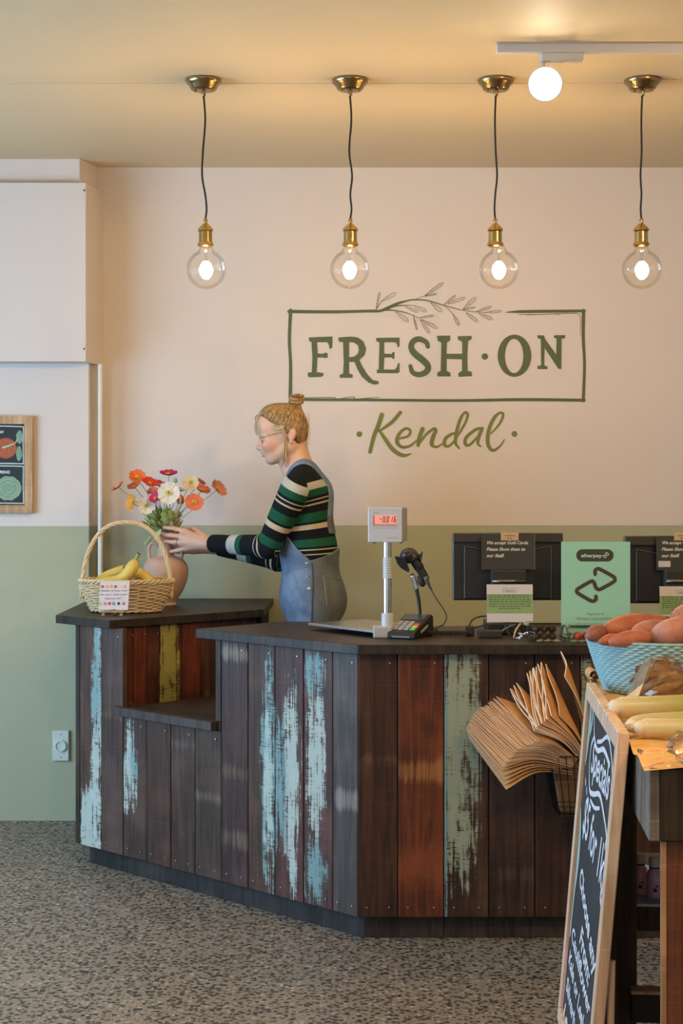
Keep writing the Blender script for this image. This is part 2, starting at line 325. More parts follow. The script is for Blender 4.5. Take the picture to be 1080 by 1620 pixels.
SP = [[(0,270,18),(90,268,20),(150,248,25),(230,212,20),(300,192,12),(350,184,10),(450,190,9),(570,225,7),(700,260,5),(810,275,4),(880,280,3)], [(110,262,14),(190,262,9),(280,278,7),(340,298,5),(385,320,5)], [(180,240,12),(240,228,9),(345,225,4)],
      [(350,184,3),(420,158,4),(430,155,3)], [(575,225,3),(640,290,4),(650,300,3)], [(70,255,5),(110,195,4)]]
brush('sprig_stem', SP, 580, 435, 4.696, M_GR)
LV = [(70,255,95,130,14),(110,195,215,135,28),(430,155,568,58,24),(430,158,518,140,12),(575,220,660,152,18),(600,215,728,170,24),(475,205,555,272,30),(640,290,685,375,24),(715,255,808,168,28),(715,258,803,240,12),(735,280,822,345,26),(810,275,925,235,20),(870,280,1000,270,18),(830,285,932,330,24),(285,235,378,275,22),(350,228,442,272,26),(215,272,308,345,28),(345,300,372,408,12),(390,318,498,302,16),(405,330,525,398,24),(395,330,465,432,24)]
for (x0, y0, x1, y1, w) in LV:
    L = math.hypot(x1-x0, y1-y0); ux, uy = (x1-x0)/L, (y1-y0)/L; lp = []
    for k in range(25):
        a = k/24*2*PI; u = .5-.5*math.cos(a); v = math.sin(a)*(u**.6)*.62
        lp.append((x0+ux*L*u-uy*w*v, y0+uy*L*u+ux*w*v, 3.4))
    dots = [[(x0+ux*L*q-uy*w*sg*.14, y0+uy*L*q+ux*w*sg*.14, 2.2), (x0+ux*L*(q+.06)-uy*w*sg*.14, y0+uy*L*(q+.06)+ux*w*sg*.14, 2.2)] for q in (.35, .5, .65, .8) for sg in ((-1, 1) if w > 15 else (0,))]
    brush('sprig_leaf', [lp]+dots, 580, 435, 4.696, M_LINE, wf2)

# ================================================================== PICTURE ON THE LEFT WALL
M_OAK = wood('pale_oak', (.85, .60, .36), (.62, .42, .24), 1.0, rough=.5)
o = thing('framed_chalk_picture', 'wooden framed black chalk picture of pumpkin and cabbage on left wall', 'picture', W(0, 735, 6.79))
def pw(px, py, dd=0): return W(px, py, 6.772-dd)
x0, x1 = W(-110, 0, 6.77).x, W(52, 0, 6.77).x; z0, z1 = W(0, 812, 6.77).z, W(0, 658, 6.77).z; fw = .034
def bar(a, b, L): pass
for (q, nm) in (([(x0, z1), (x1, z1), (x1-fw, z1-fw), (x0+fw, z1-fw)], 'frame_bar'), ([(x0, z0), (x0+fw, z0+fw), (x1-fw, z0+fw), (x1, z0)], 'frame_bar'), ([(x1, z1), (x1, z0), (x1-fw, z0+fw), (x1-fw, z1-fw)], 'frame_bar'), ([(x0, z1), (x0+fw, z1-fw), (x0+fw, z0+fw), (x0, z0)], 'frame_bar')):
    MB().hexa([(x, 6.762, z) for x, z in q], (0, .026, 0)).build(nm, M_OAK, o, bevel=.0015)
bd = MB().box((x0+.02, 6.776, z0+.02), (x1-.02, 6.786, z1-.02)).build('blackboard', flat('blackboard', (.018, .028, .030), .7), o)
CH = flat('white_chalk', (.62, .66, .68), .9); pf = lambda x, y: W(x/8.529, 640+y/8.529, 6.7745); pf2 = lambda x, y: W(x/8.529, 640+y/8.529, 6.7738)
def art(name, strokes, mat, f=pf, par=None):
    m = MB()
    for s_ in strokes: ribbon(m, s_, f, 5)
    return m.build(name, mat, par or o)
art('chalk_border', [[(-900,285,14),(0,290,14),(318,300,14)], [(316,300,14),(312,560,14),(316,800,14)], [(-900,800,16),(0,795,16),(318,800,14)], [(-900,830,14),(0,828,14),(318,835,14)], [(316,835,14),(312,1080,14),(318,1330,14)], [(-900,1330,14),(0,1330,14),(318,1335,14)]], CH)
text('oux', .021, CH, 'chalk_word', o, pf(-62, 385), (1, 0, 0), (0, 0, 1), shear=.25, bold=.0006)
text('SPRING', .0165, CH, 'chalk_word', o, pf(-48, 930), (1, 0, 0), (0, 0, 1), shear=.15, bold=.0007)
CO = flat('orange_chalk', (.42, .10, .05), .9, var=.5, sc=200); CO2 = flat('light_orange_chalk', (.62, .25, .10), .9); CG = flat('green_chalk', (.22, .36, .25), .9, var=.4, sc=150); CG2 = flat('pale_green_chalk', (.42, .55, .42), .9)
filled('chalk_pumpkin', [[(75+150*math.cos(a*2*PI/40)*(1+.04*math.cos(a*2*PI/5)), 590+140*math.sin(a*2*PI/40)) for a in range(40)]], pf, CO, o)
art('pumpkin_ribs', [[(75+k*26, 470+abs(k)*9, 5), (75+k*42, 590, 7), (75+k*26, 715-abs(k)*9, 5)] for k in range(-3, 4)], CO2, pf2)
art('pumpkin_stalk', [[(40,580,30),(110,560,24),(200,520,14),(235,470,18)]], CG2, lambda x, y: W(x/8.529, 640+y/8.529, 6.7733))
for (cx, cy, rx_, ry) in ((265, 440, 45, 90), (255, 660, 40, 100)):
    filled('chalk_leaf', [[(cx+rx_*math.cos(a*2*PI/36)*(1+.12*math.sin(a*7)), cy+ry*math.sin(a*2*PI/36)*(1+.08*math.cos(a*9))) for a in range(36)]], pf, CG, o)
filled('chalk_cabbage', [[(110+180*math.cos(a*2*PI/48)*(1+.05*math.sin(a*3)), 1130+165*math.sin(a*2*PI/48)*(1+.04*math.cos(a*5))) for a in range(48)]], pf, CG, o)
art('cabbage_veins', [[(110+r_*math.cos(a0+k*.35)*1.05, 1130+r_*math.sin(a0+k*.35)*.95, 7) for k in range(7)] for r_, a0 in ((60, 0), (95, 1.5), (130, 3.2), (155, 4.8), (120, 5.5), (80, 3.6), (150, .4))], CG2, pf2)

# ================================================================== PENDANTS AND TRACK
def m_brass(name='brass', col=(.62, .42, .16)): return flat(name, col, .18, 1.0, var=.15, sc=12)
BR = m_brass(); BRD = flat('aged_brass', (.36, .25, .12), .25, 1.0, var=.2, sc=10)
M_CORD = flat('black_cord', (.012, .01, .009), .7); GLB = thin_glass('bulb_glass', (1, .985, .95), .45, haze=.01)
FIL = emit('glowing_filament', (1, .67, .30), BULB_E); M_CLR = thin_glass('clear_glass', (.97, .98, .97), .8)
CEILP = H
words_ = ['leftmost', 'second from left', 'third from left', 'rightmost']
for i, (cx, bx, sockx) in enumerate(((322, 326, 325), (553.5, 553, 554), (784, 789, 783), (1015.5, 1015, 1014))):
    D = 5.41; top = W(cx, 127, D); top.z = H
    o = thing('pendant_lamp', 'brass pendant with bare glowing globe bulb, %s of the four' % words_[i], 'pendant lamp', top, 'bare bulb pendants over the counter')
    MB().lathe([(.001, 0), (.059, 0), (.0595, -.006), (.055, -.013), (.047, -.02), (.043, -.03), (.038, -.034), (.001, -.035)], top, 40).build('canopy', BRD, o, smooth=True, sharp=40)
    MB().lathe([(.001, -.034), (.0075, -.034), (.0075, -.05), (.005, -.054), (.001, -.054)], top, 16).build('cord_grip', BRD, o, smooth=True, sharp=40)
    for sx in (-.028, .028): MB().ball(top+Vector((sx, -.006, -.035)), (.005, .005, .006), 10, 6).build('thumb_screw', BRD, o, smooth=True)
    zs = W(0, 346, D).z; sx_ = W(sockx, 0, D).x; ctop = top.z-.05
    prof = [(0, 0), (.2, .004), (.45, -.005+.002*i), (.65, -.009 if i % 2 == 0 else .006), (.8, .0), (.92, .004), (1, 0)]
    pts = [(top.x+(sx_-top.x)*u+(w if i < 2 else -w*.6), D, ctop+(zs-ctop)*u) for u, w in prof]
    MB().tube(spline(pts, 6), .0032, 8).build('cord', M_CORD, o, smooth=True)
    s0 = Vector((sx_, D, zs))
    k = 1/480.5
    MB().lathe([(.001, 0), (3*k, 0), (3.5*k, -4*k), (3*k, -7*k), (5*k, -9*k), (9*k, -13*k), (12*k, -16*k), (12.5*k, -19*k), (10.5*k, -21*k), (10.8*k, -37*k), (12.5*k, -39*k), (13*k, -42*k), (11.5*k, -44*k), (9*k, -45*k), (.001, -45*k)], s0, 32).build('lamp_holder', BR, o, smooth=True, sharp=35)
    bc = Vector((W(bx, 0, D).x, D, W(0, 426, D).z)); R = .0648; gp = []
    for j in range(26):
        th = -PI/2+j/25*(PI/2+1.13); gp.append((R*math.cos(th)+.0001, R*math.sin(th)))
    gp += [(.022, .068), (.0175, .076), (.0165, .086)]
    gb = MB().lathe(gp, bc, 40).build('bulb', GLB, o, smooth=True)
    MB().lathe([(.0001, .02), (.003, .022), (.004, .045), (.006, .06), (.011, .078), (.012, .086)], bc, 16).build('bulb_stem', M_CLR, gb, smooth=True)
    fm = MB()
    for a in range(6):
        an = a*PI/3; ps = []
        for j in range(9):
            u = j/8*PI; r_ = .005+.0135*math.sin(u)**.8; ps.append(bc+Vector((r_*math.cos(an), r_*math.sin(an), -.029+.052*(j/8))))
        fm.tube(ps, .0040, 6)
    fm.ball(bc+Vector((0, 0, -.003)), (.010, .010, .024), 12, 10); fm.build('filament', FIL, gb, smooth=True)
# track light
M_TR = flat('white_track_metal', (.62, .60, .60), .4, var=.02)
a = W(785, 72, 4.98); b = W(1190, 66, 4.98)
o = thing('track_light', 'white ceiling track with one dazzling spotlight switched on', 'track light', a)
MB().box((a.x, a.y-.017, H-.024), (b.x+.4, a.y+.017, H+.004)).build('rail', M_TR, o, bevel=.002)
q = W(888, 0, 4.98).x
MB().box((q-.064, a.y-.016, H-.049), (q+.064, a.y+.016, H-.024)).build('adapter', M_TR, o, bevel=.003)
hc = W(862, 133, 4.93); dr = (Vector((.1, 0, 1.45))-hc).normalized(); rot = dr.to_track_quat('Z', 'X').to_matrix()
MB().tube([(hc.x, a.y, H-.049), (hc.x, a.y, hc.z+.045)], .007, 10).build('stem', M_TR, o, smooth=True)
hd = MB().lathe([(.001, -.11), (.03, -.11), (.042, -.10), (.05, -.02), (.052, .004), (.049, .004), (.047, -.004)], hc, 32, rot).build('spot_head', M_TR, o, smooth=True, sharp=35)
MB().lathe([(.048, .0035), (.035, .005), (.02, .006), (.0005, .0065)], hc, 32, rot).build('lamp_lens', emit('lit_spot_lens', (1, .86, .62), SPOT_E), hd, smooth=True)
# ================================================================== COUNTER
BROWN = (.125, .062, .036); DARK = (.045, .026, .018)
TOPZ = .91; TZ0 = .880
M_TOP = wood('black_stained_worktop', (.060, .048, .036), (.028, .024, .020), 1.0, rough=.42, off=3)
M_DARKEDGE = wood('dark_stained_edge', (.085, .068, .052), (.04, .034, .03), 1.0, rough=.5, off=5)
M_CARC = flat('carcass_black', (.012, .010, .009), .8)
M_PLINTH = wood('plinth_timber', (.050, .052, .052), (.022, .024, .026), .8, rough=.55, off=9)
CN = thing('checkout_counter', 'angled shop counter clad in dark reclaimed timber planks with pale paint streaks', 'counter', (.05, 5.0, 0))
def facept(px): # on the 45 degree face X + d = 5.05
    k = (px-540)/F; d = 5.05/(1+k); return Vector((5.05-d, d, 0))
TH = .02
AP = (.50, .57, .51); TE = (.22, .36, .36); GRN = (.36, .42, .30)
NAIL = flat('nail_head', (.42, .40, .38), .35, .8)
def plank(p0, p1, z0, z1, mat, nails=(0.035,), name='plank'):
    p0, p1 = Vector(p0), Vector(p1); w = (p1-p0).length; ang = math.atan2(p1.y-p0.y, p1.x-p0.x); g = .0016
    o = MB().box((g, random.uniform(-.001, .001), 0), (w-g, TH, z1-z0)).build(name, mat, CN, bevel=.0018, local=True)
    o.location = Vector((p0.x, p0.y, z0))-Vector(CN.location); o.rotation_euler = (0, 0, ang)
    if nails:
        m = MB()
        for dz in (.03, z1-z0-.03):
            for x in ([w*.22, w*.78] if dz < .1 else [w*.8]): m.lathe([(.0001, .0035), (.0028, .003), (.003, 0)], (x, -.001, dz), 6, Matrix.Rotation(PI/2, 3, 'X'))
        n_ = m.build('nail_heads', NAIL, o); n_['kind'] = 'stuff'
    return o
Z0, Z1 = .077, TZ0
FB = lambda y, s_: Z1 and (EYE-(y-HY)/s_)      # height of a mark seen at pixel row y on a board at scale s_
mats = {
 'P0': wood('plank_paint_a', (.15, .095, .075), (.07, .045, .04), paint=[(AP, .105, .035, .40, .60, .10), (AP, .06, .06, .04, .17, .0), (TE, .10, .03, .6, .25, .12)], off=1),
 'P1': wood('plank_plain_b', (.125, .085, .075), (.075, .05, .046), bands=[(.49, .012, (.28, .16, .09))], off=2),
 'P2': wood('plank_paint_c', (.11, .07, .055), (.06, .04, .034), paint=[(AP, .035, .04, .32, .17, .08), (TE, .06, .03, .35, .10, .16)], off=3),
 'P3': wood('plank_plain_d', (.105, .06, .044), (.05, .032, .027), off=4),
 'P4': wood('plank_plain_e', (.115, .07, .055), (.055, .036, .032), off=5, bands=[(.43, .012, (.2, .15, .12))]),
 'P5': wood('plank_plain_f', (.10, .068, .052), (.05, .036, .032), bands=[(.27, .016, (.26, .20, .13))], off=6),
 'P6': wood('plank_band_g', (.11, .062, .055), (.06, .036, .036), bands=[(.76, .022, (.40, .33, .25)), (.37, .02, (.2, .13, .08)), (.15, .03, (.25, .19, .12))], off=7),
 'P7': wood('plank_teal_h', (.12, .072, .05), (.065, .04, .03), paint=[(TE, .10, .034, .38, .36, .05), (AP, .10, .022, .33, .33, .12)], off=8),
 'P8': wood('plank_paint_i', (.13, .062, .055), (.075, .038, .038), paint=[(AP, .075, .038, .39, .28, .04), (TE, .02, .04, .36, .22, .12), (AP, .085, .02, .2, .22, .10)], off=9),
 'P9': wood('plank_paint_j', (.135, .065, .055), (.075, .042, .038), paint=[(AP, .055, .042, .46, .24, .02), (TE, .05, .05, .72, .08, .12), (TE, .05, .05, .1, .10, .1)], off=10),
 'P10': wood('plank_grey_k', (.13, .115, .11), (.075, .066, .066), bands=[(.35, .03, (.42, .36, .32))], off=11),
 'F0': wood('plank_front_a', (.115, .055, .032), (.055, .026, .018), bands=[(.48, .012, (.17, .10, .06))], off=12),
 'F1': wood('plank_front_rust', (.26, .075, .028), (.11, .035, .018), bands=[(.445, .03, (.52, .25, .075))], off=13),
 'F2': wood('plank_front_green', (.12, .065, .042), (.05, .028, .02), paint=[(GRN, .035, .034, .50, .36, -.02), (GRN, .075, .04, .62, .22, .05), (GRN, .06, .05, .28, .22, .17), (TE, .004, .008, .45, .45, .0)], off=14),
 'F3': wood('plank_front_dark', (.095, .055, .038), (.045, .028, .022), bands=[(.66, .012, (.2, .12, .07)), (.13, .02, (.12, .09, .06))], off=15),
 'F4': wood('plank_front_brown', (.10, .052, .034), (.05, .028, .021), off=16),
 'F5': wood('plank_front_green_edge', (.105, .052, .034), (.05, .028, .02), paint=[(GRN, .02, .03, .5, .3, .05)], off=17),
}
EDG = [126, 160, 194.6, 231.5, 270, 308, 350, 392, 435, 480, 526, 566]
CORN = Vector((.05, 5.0, 0)); ps_ = [facept(x) for x in EDG[:-1]]+[CORN]
for i in range(11):
    z1 = .575 if 2 <= i <= 5 else Z1
    plank(ps_[i], ps_[i+1], Z0, z1, mats['P%d' % i])
plank(facept(119), facept(126), Z0, Z1, M_DARKEDGE, (), 'corner_post')
pa, pb = facept(340), facept(349.5)
n45 = Vector((-.7071, -.7071, 0))
plank(pa+n45*.0, pb, .605, Z1, M_DARKEDGE, (), 'opening_post')
x = .05; k = 0; FE = [566, 629, 702, 773, 846, 918, 990, 1062, 1134, 1206]
for i in range(len(FE)-1):
    a = Vector(((FE[i]-540)/520, 5.0, 0)); b = Vector(((FE[i+1]-540)/520, 5.0, 0))
    plank(a, b, Z0, Z1, mats[['F0', 'F1', 'F2', 'F3', 'F4', 'F5', 'F0', 'F3', 'F4'][i]])
XE = (FE[-1]-540)/520
# end panel beside the wall, in three boards
e0 = facept(119)
for i in range(4):
    ya = e0.y+.002+i*(6.90-e0.y)/4; yb = e0.y+(i+1)*(6.90-e0.y)/4
    plank((e0.x+.002, yb, 0), (e0.x+.002, ya, 0), Z0, Z1, mats[['P3', 'P6', 'P4', 'P1'][i]], ())
# sill and pass-through shelf
sa, sb = facept(188), facept(343.5)
q = [sa+n45*.028, sb+n45*.028, sb-n45*.0, sa-n45*.0]
MB().prism([(v.x, v.y) for v in q], .575, .605).build('sill_board', wood('sill_wood', (.11, .10, .095), (.06, .055, .052), off=21), CN, bevel=.002)
Bp = Vector((-.822, 5.822, 0)); BC = Vector((.7071, .7071, 0))
s1, s2 = facept(194.6), facept(349)
tC = .78
MB().prism([(s1.x, s1.y), (s2.x, s2.y), (s2.x+.5, s2.y+.5), (s1.x+.56, s1.y+.56)], .577, .603).build('shelf', wood('shelf_dark', (.07, .055, .042), (.035, .028, .022), off=22), CN)
# recessed boards under the left worktop, facing the opening
YEL = (.36, .34, .09); inn = [.058, .072, .105, .168, .225, .33, .42, .52, .62, .70]
im = [wood('inner_yellow_edge', (.30, .24, .06), (.12, .06, .025), off=30),
      wood('inner_green_red', (.19, .05, .022), (.10, .03, .016), paint=[((.10, .17, .07), .045, .014, .45, .3, .0), (YEL, .02, .02, .35, .12, .1)], off=31),
      wood('inner_red', (.22, .055, .024), (.12, .032, .016), off=32), wood('inner_brown', (.12, .04, .022), (.07, .026, .016), off=33),
      wood('inner_yellow', (.14, .05, .026), (.08, .03, .018), paint=[(YEL, .043, .040, .58, .30, -.02)], off=34),
      wood('inner_red_b', (.20, .05, .024), (.11, .03, .016), off=35), mats['F0'], mats['F4'], mats['F0']]
bo = Vector((.7071, -.7071, 0))*(-.012)
for i in range(9): plank(Bp+BC*inn[i]+bo+BC*.012, Bp+BC*inn[i+1]+bo+BC*.012, .12, Z1, im[i], () if i in (0,) else (1,))
# carcass bodies just behind the boards
c = MB()
def inset(p, q_): return Vector(p)+Vector(q_)
i45 = Vector((.7071, .7071, 0))
lp = [facept(121)+i45*.021, Vector((-.85, 5.903, 0)), Vector((-.31, 6.40, 0)), Vector((-.305, 6.895, 0)), Vector((-.952, 6.895, 0)), Vector((-.952, 6.07, 0))]
c.prism([(v.x, v.y) for v in lp], Z0+.01, TZ0-.001)
lp = [facept(120)+i45*.021, facept(349)+i45*.021, facept(349)+i45*.5, Vector((-.31, 6.42, 0)), Vector((-.85, 5.92, 0))]
c.prism([(v.x, v.y) for v in lp], Z0+.01, .574)
lp = [facept(351)+i45*.021, Vector((.055, 5.022, 0)), Vector((XE, 5.022, 0)), Vector((XE, 5.50, 0)), Vector((.2, 5.62, 0)), Vector((-.19, 5.68, 0)), facept(351)+i45*.20]
c.prism([(v.x, v.y) for v in lp], Z0+.01, TZ0-.001)
c.build('carcass', M_CARC, CN)
# plinth, set back
f0, f1 = facept(141)+Vector((.03, .0, 0)), None
R_ = .045
pl = [(-.925, 6.045), (.068, 5.052), (XE, 5.052)]
def plinth(a, b, mat=M_PLINTH):
    a, b = Vector((*a, 0)), Vector((*b, 0)); d = (b-a).normalized(); nn = Vector((-d.y, d.x, 0))
    q = [a, b, b+nn*.02, a+nn*.02]; MB().prism([(v.x, v.y) for v in q], 0, Z0+.012).build('plinth_board', mat, CN, bevel=.0015)
plinth(pl[0], pl[1]); sp_ = (702-540)/515
plinth(pl[1], (sp_-.001, 5.052), M_DARKEDGE); plinth((sp_+.001, 5.052), pl[2], M_DARKEDGE); plinth((-.925, 6.89), pl[0])
# worktops
BLUEEDGE = M_DARKEDGE
def worktop(poly, name, label):
    o = thing(name, label, 'worktop', (poly[0][0], poly[0][1], TOPZ))
    m = MB().prism(poly, TZ0+.0005, TOPZ); m.build('board', M_TOP, o, bevel=.0015)
    return o
LTOP = [(-1.052, 6.052), (-.822, 5.822), (-.299, 6.32), (-.286, 6.905), (-1.05, 6.905)]
RTOP = [(-.487, 5.487), (.022, 4.978), (.05, 4.96), (XE+.02, 4.96), (XE+.02, 5.60), (.26, 5.60), (.20, 5.74), (-.204, 5.78)]
worktop(LTOP, 'worktop', 'black stained worktop holding the fruit basket and the flower vase')
worktop(RTOP, 'worktop', 'long black stained worktop holding the scale, card terminal and screens')
# ================================================================== ON THE COUNTER
CZ = TOPZ+.0005
M_BLK = flat('black_plastic', (.014, .014, .015), .35, var=.1); M_BLKM = flat('matte_black_plastic', (.02, .02, .021), .6, var=.1)
M_GREYP = flat('pale_grey_plastic', (.55, .58, .62), .35, var=.02); M_STEEL = flat('brushed_steel', (.72, .72, .74), .22, 1.0, var=.05)
M_CABLE = flat('black_cable', (.015, .015, .015), .5)
X = Vector((1, 0, 0)); Z = Vector((0, 0, 1)); Y = Vector((0, 1, 0))
# scale platter and pole display
o = thing('counter_scale', 'weighing scale with silver pole and red readout showing -0.016', 'scale', W(600, 990, 5.3))
p1 = T(487, 986, .932); p2 = T(592, 998, .932); u = (p2-p1).normalized(); v = Vector((-u.y, u.x, 0)) ; L = (p2-p1).length
def quadp(a, l0, l1, d0, d1): return [((a+u*l+v*d).x, (a+u*l+v*d).y) for l, d in ((l0, d0), (l1, d0), (l1, d1), (l0, d1))]
MB().prism(quadp(p1, .07, L-.07, .08, .20), CZ, .924).build('scale_body', M_BLKM, o, bevel=.002)
MB().prism(quadp(p1, 0, L, 0, .25), .924, .933).build('platter', M_STEEL, o, bevel=.0015)
bc = W(606, 0, 5.2); bx = bc.x; by = 5.19
MB().box((bx-.032, by-.03, CZ), (bx+.026, by+.03, CZ+.036)).build('pole_base', flat('grey_base', (.42, .41, .40), .45), o, bevel=.003)
px_ = W(612.5, 0, by).x
m = MB().lathe([(.019, CZ+.03), (.019, CZ+.075), (.0135, CZ+.077)], (px_, by, 0), 20); m.build('pole_collar', M_GREYP, o, smooth=True, sharp=40)
zt = W(0, 858, by).z
MB().lathe([(.0130, CZ+.05), (.0130, zt+.01)], (px_, by, 0), 24).build('pole', M_STEEL, o, smooth=True)
zc0, zc1 = W(0, 915, by).z, W(0, 883, by).z; rg = []
for i in range(9): z_ = zc0+(zc1-zc0)*i/8; rg += [(.0135, z_), (.0148, z_+.0012), (.0148, z_+.0028), (.0135, z_+.004)]
MB().lathe(rg, (px_, by, 0), 24).build('ribbed_sleeve', M_GREYP, o, smooth=True, sharp=30)
# display head
a = W(582, 858, by-.022); b = W(636, 803, by-.022)
hd = MB().box((a.x, by-.022, a.z), (b.x, by-.008, b.z)).build('display_face', M_GREYP, o, bevel=.002)
MB().box((a.x+.004, by-.008, a.z+.002), (b.x+.010, by+.008, b.z+.001)).build('display_housing', flat('grey_housing', (.30, .28, .28), .4), o, bevel=.003)
MB().box((a.x+.012, by+.008, a.z+.004), (b.x+.017, by+.024, b.z)).build('display_housing', flat('grey_housing', (.30, .28, .28), .4), o, bevel=.003)
yf = by-.0226
def df(px, py): return Vector((W(px, 0, yf).x, yf, W(0, py, yf).z))
def panel(name, x0, y0, x1, y1, mat, par, dy=0, fn=df):
    q = [fn(x0, y1), fn(x1, y1), fn(x1, y0), fn(x0, y0)]; return MB().hexa([p+Vector((0, -dy, 0)) for p in q], (0, .0006, 0)).build(name, mat, par)
panel('readout_screen', 590.5, 815, 628.5, 829, emit('red_readout', (.78, .28, .22), .55), hd)
panel('readout_strip', 590.5, 829, 628.5, 832.5, flat('readout_strip', (.5, .36, .34), .5), hd, .0001)
panel('readout_bar', 590.5, 815, 592, 831, flat('readout_red', (.5, .03, .03), .5), hd, .0004)
SEG = {'0': 'abcdef', '1': 'bc', '6': 'acdefg', '-': 'g'}
m = MB()
def seg_digit(ch, x, y, w=3.6, h=9.4):
    t_ = .95; S_ = {'a': (0, 0, w, t_), 'g': (0, h/2-t_/2, w, h/2+t_/2), 'd': (0, h-t_, w, h), 'f': (0, 0, t_, h/2), 'b': (w-t_, 0, w, h/2), 'e': (0, h/2, t_, h), 'c': (w-t_, h/2, w, h)}
    for s_ in SEG[ch]:
        x0, y0, x1, y1 = S_[s_]; sk = lambda yy: (h-yy)*.1
        m.add([df(x+x0+sk(y1), y+y1)+Vector((0, -.0008, 0)), df(x+x1+sk(y1), y+y1)+Vector((0, -.0008, 0)), df(x+x1+sk(y0), y+y0)+Vector((0, -.0008, 0)), df(x+x0+sk(y0), y+y0)+Vector((0, -.0008, 0))], [(0, 1, 2, 3)])
for ch, x in (('-', 599.5), ('0', 605), ('0', 611), ('1', 616.5), ('6', 622.5)): seg_digit(ch, x, 817 if ch != '-' else 816.5)
disc(m, 610, 826, .6, lambda x, y: df(x, y)+Vector((0, -.0008, 0)), 8)
m.build('readout_digits', flat('digit_dark', (.05, .01, .01), .6), hd)
for (x0, y0, x1, y1) in ((590.5, 811, 599, 811.6), (612, 850.5, 629, 851.1), (590.5, 835.4, 629, 835.7)): panel('fine_print', x0, y0, x1, y1, flat('print_grey', (.22, .23, .26), .6), hd)
for x_ in (592, 634): q = W(x_, 859, by); MB().lathe([(.0001, -.004), (.005, -.003), (.005, .002)], (q.x, by, a.z), 10).build('rubber_foot', M_BLKM, o)
# card terminal
ct = T(645, 995, CZ); o = thing('card_terminal', 'small black card payment terminal with keypad and one green key', 'card terminal', (ct.x, 5.21, CZ))
R_ = Matrix.Translation((ct.x-.002, 5.215, CZ)) @ Matrix.Rotation(math.radians(-24), 4, 'Z')
def tf(x, y, z): return R_ @ Vector((x, y, z))
sl = lambda y: .018+(y+.08)*.30     # height of the sloping top
prof = [(-.085, 0), (-.085, .014), (-.08, .022), (.07, sl(.07)+.004), (.082, sl(.07)-.004), (.082, 0)]
m = MB(); n = len(prof); w = .046
m.add([tf(-w, y, z) for y, z in prof]+[tf(w, y, z) for y, z in prof], [tuple(range(n))[::-1], tuple(range(n, 2*n))]+[(i, (i+1) % n, n+(i+1) % n, n+i) for i in range(n)])
bd = m.build('terminal_body', M_BLK, o, bevel=.003)
def topq(x0, y0, x1, y1, h, mat, name, par, th=.002):
    z = lambda y: .022+(y+.08)*(sl(.07)+.004-.022)/.15+h
    return MB().hexa([tf(x0, y0, z(y0)), tf(x1, y0, z(y0)), tf(x1, y1, z(y1)), tf(x0, y1, z(y1))], (0, 0, -th)).build(name, mat, par)
topq(-.036, .018, .034, .062, .0012, flat('terminal_screen', (.03, .045, .06), .15), 'screen', o)
KG = flat('grey_key', (.34, .36, .42), .5)
for r_ in range(4):
    for c_ in range(3):
        x0 = -.038+c_*.0195; y0 = -.064+r_*.0175
        topq(x0, y0, x0+.015, y0+.0115, .003, KG, 'key', o, .003)
for r_, cc in enumerate(((.08, .62, .10), (.75, .50, .06), (.65, .08, .06))):
    topq(.0215, -.064+r_*.0175, .0385, -.064+r_*.0175+.0125, .003, flat('key_%s' % ['green', 'amber', 'red'][r_], cc, .45), 'key', o, .003)['label'] = ['green key', 'yellow key', 'red key'][r_]
MB().hexa([tf(.0465, -.03, .014), tf(.0465, .03, .030), tf(.0465, .03, .038), tf(.0465, -.03, .022)], R_.to_3x3() @ Vector((.0012, 0, 0))).build('side_label', flat('side_label', (.42, .34, .32), .5), o)
MB().box((-.03, -.0862, .004), (.03, -.0845, .009), R_).build('card_slot', flat('slot_grey', (.2, .2, .2), .4), o)
# barcode scanner on a bent stand
sp = T(664, 983, CZ); o = thing('barcode_scanner', 'black handheld barcode scanner resting in its bent stand', 'scanner', (sp.x, 5.36, CZ))
Yd = 5.36
def s(px, py, dy=0): return W(px, py, Yd+dy)
MB().lathe([(.0001, 0), (.042, 0), (.042, .006), (.036, .011), (.0001, .013)], (sp.x, Yd, CZ), 24).build('stand_base', M_BLKM, o, smooth=True, sharp=40)
MB().tube(spline([s(664, 993), s(664, 972), s(662, 950), s(658, 930), s(651, 908)], 6), .0062, 10).build('stand_neck', M_BLK, o, smooth=True)
MB().tube(spline([s(659, 932, -.001), s(656, 921, -.001), s(652, 910, -.001)], 6), .0075, 10).build('neck_clip', M_STEEL, o, smooth=True)
# cradle flaps
m = MB().hexa([s(624, 880, -.02), s(640, 882, -.03), s(648, 902, -.03), s(646, 906, -.01), s(634, 899, -.01), s(629, 893, -.01)], (0, .05, 0)); m.hexa([s(663, 878, -.02), s(669, 872, -.02), s(666, 888, -.02), s(662, 885, -.02)], (0, .04, 0)); m.build('cradle', M_BLK, o, bevel=.002)
MB().tube(spline([s(638, 884), s(646, 878), s(653, 882), s(660, 893), s(668, 907), s(674, 917)], 6), [.024]*3+[.028]*6+[.026]*6+[.020]*6+[.017]*6+[.0155]*4, 14, flat_=.85).build('scanner_body', M_BLK, o, smooth=True, sharp=50)
MB().ball(s(647, 879), (.030, .026, .026), 20, 12).build('scanner_head', M_BLKM, o, smooth=True)
MB().tube(spline([s(663, 911, -.005), s(667, 922, -.005), s(672, 926, -.005)], 4), [.009, .011, .012, .012, .012, .011, .01, .008, .006], 10).build('trigger', M_BLKM, o, smooth=True)
MB().tube(spline([s(673, 913, -.022), s(677, 923, -.01), s(681, 931, 0)], 4), [.008]*3+[.006]*3+[.004]*3, 10).build('cable_boot', flat('grey_boot', (.12, .12, .12), .5), o, smooth=True)
g = T(690, 993, CZ+.003)
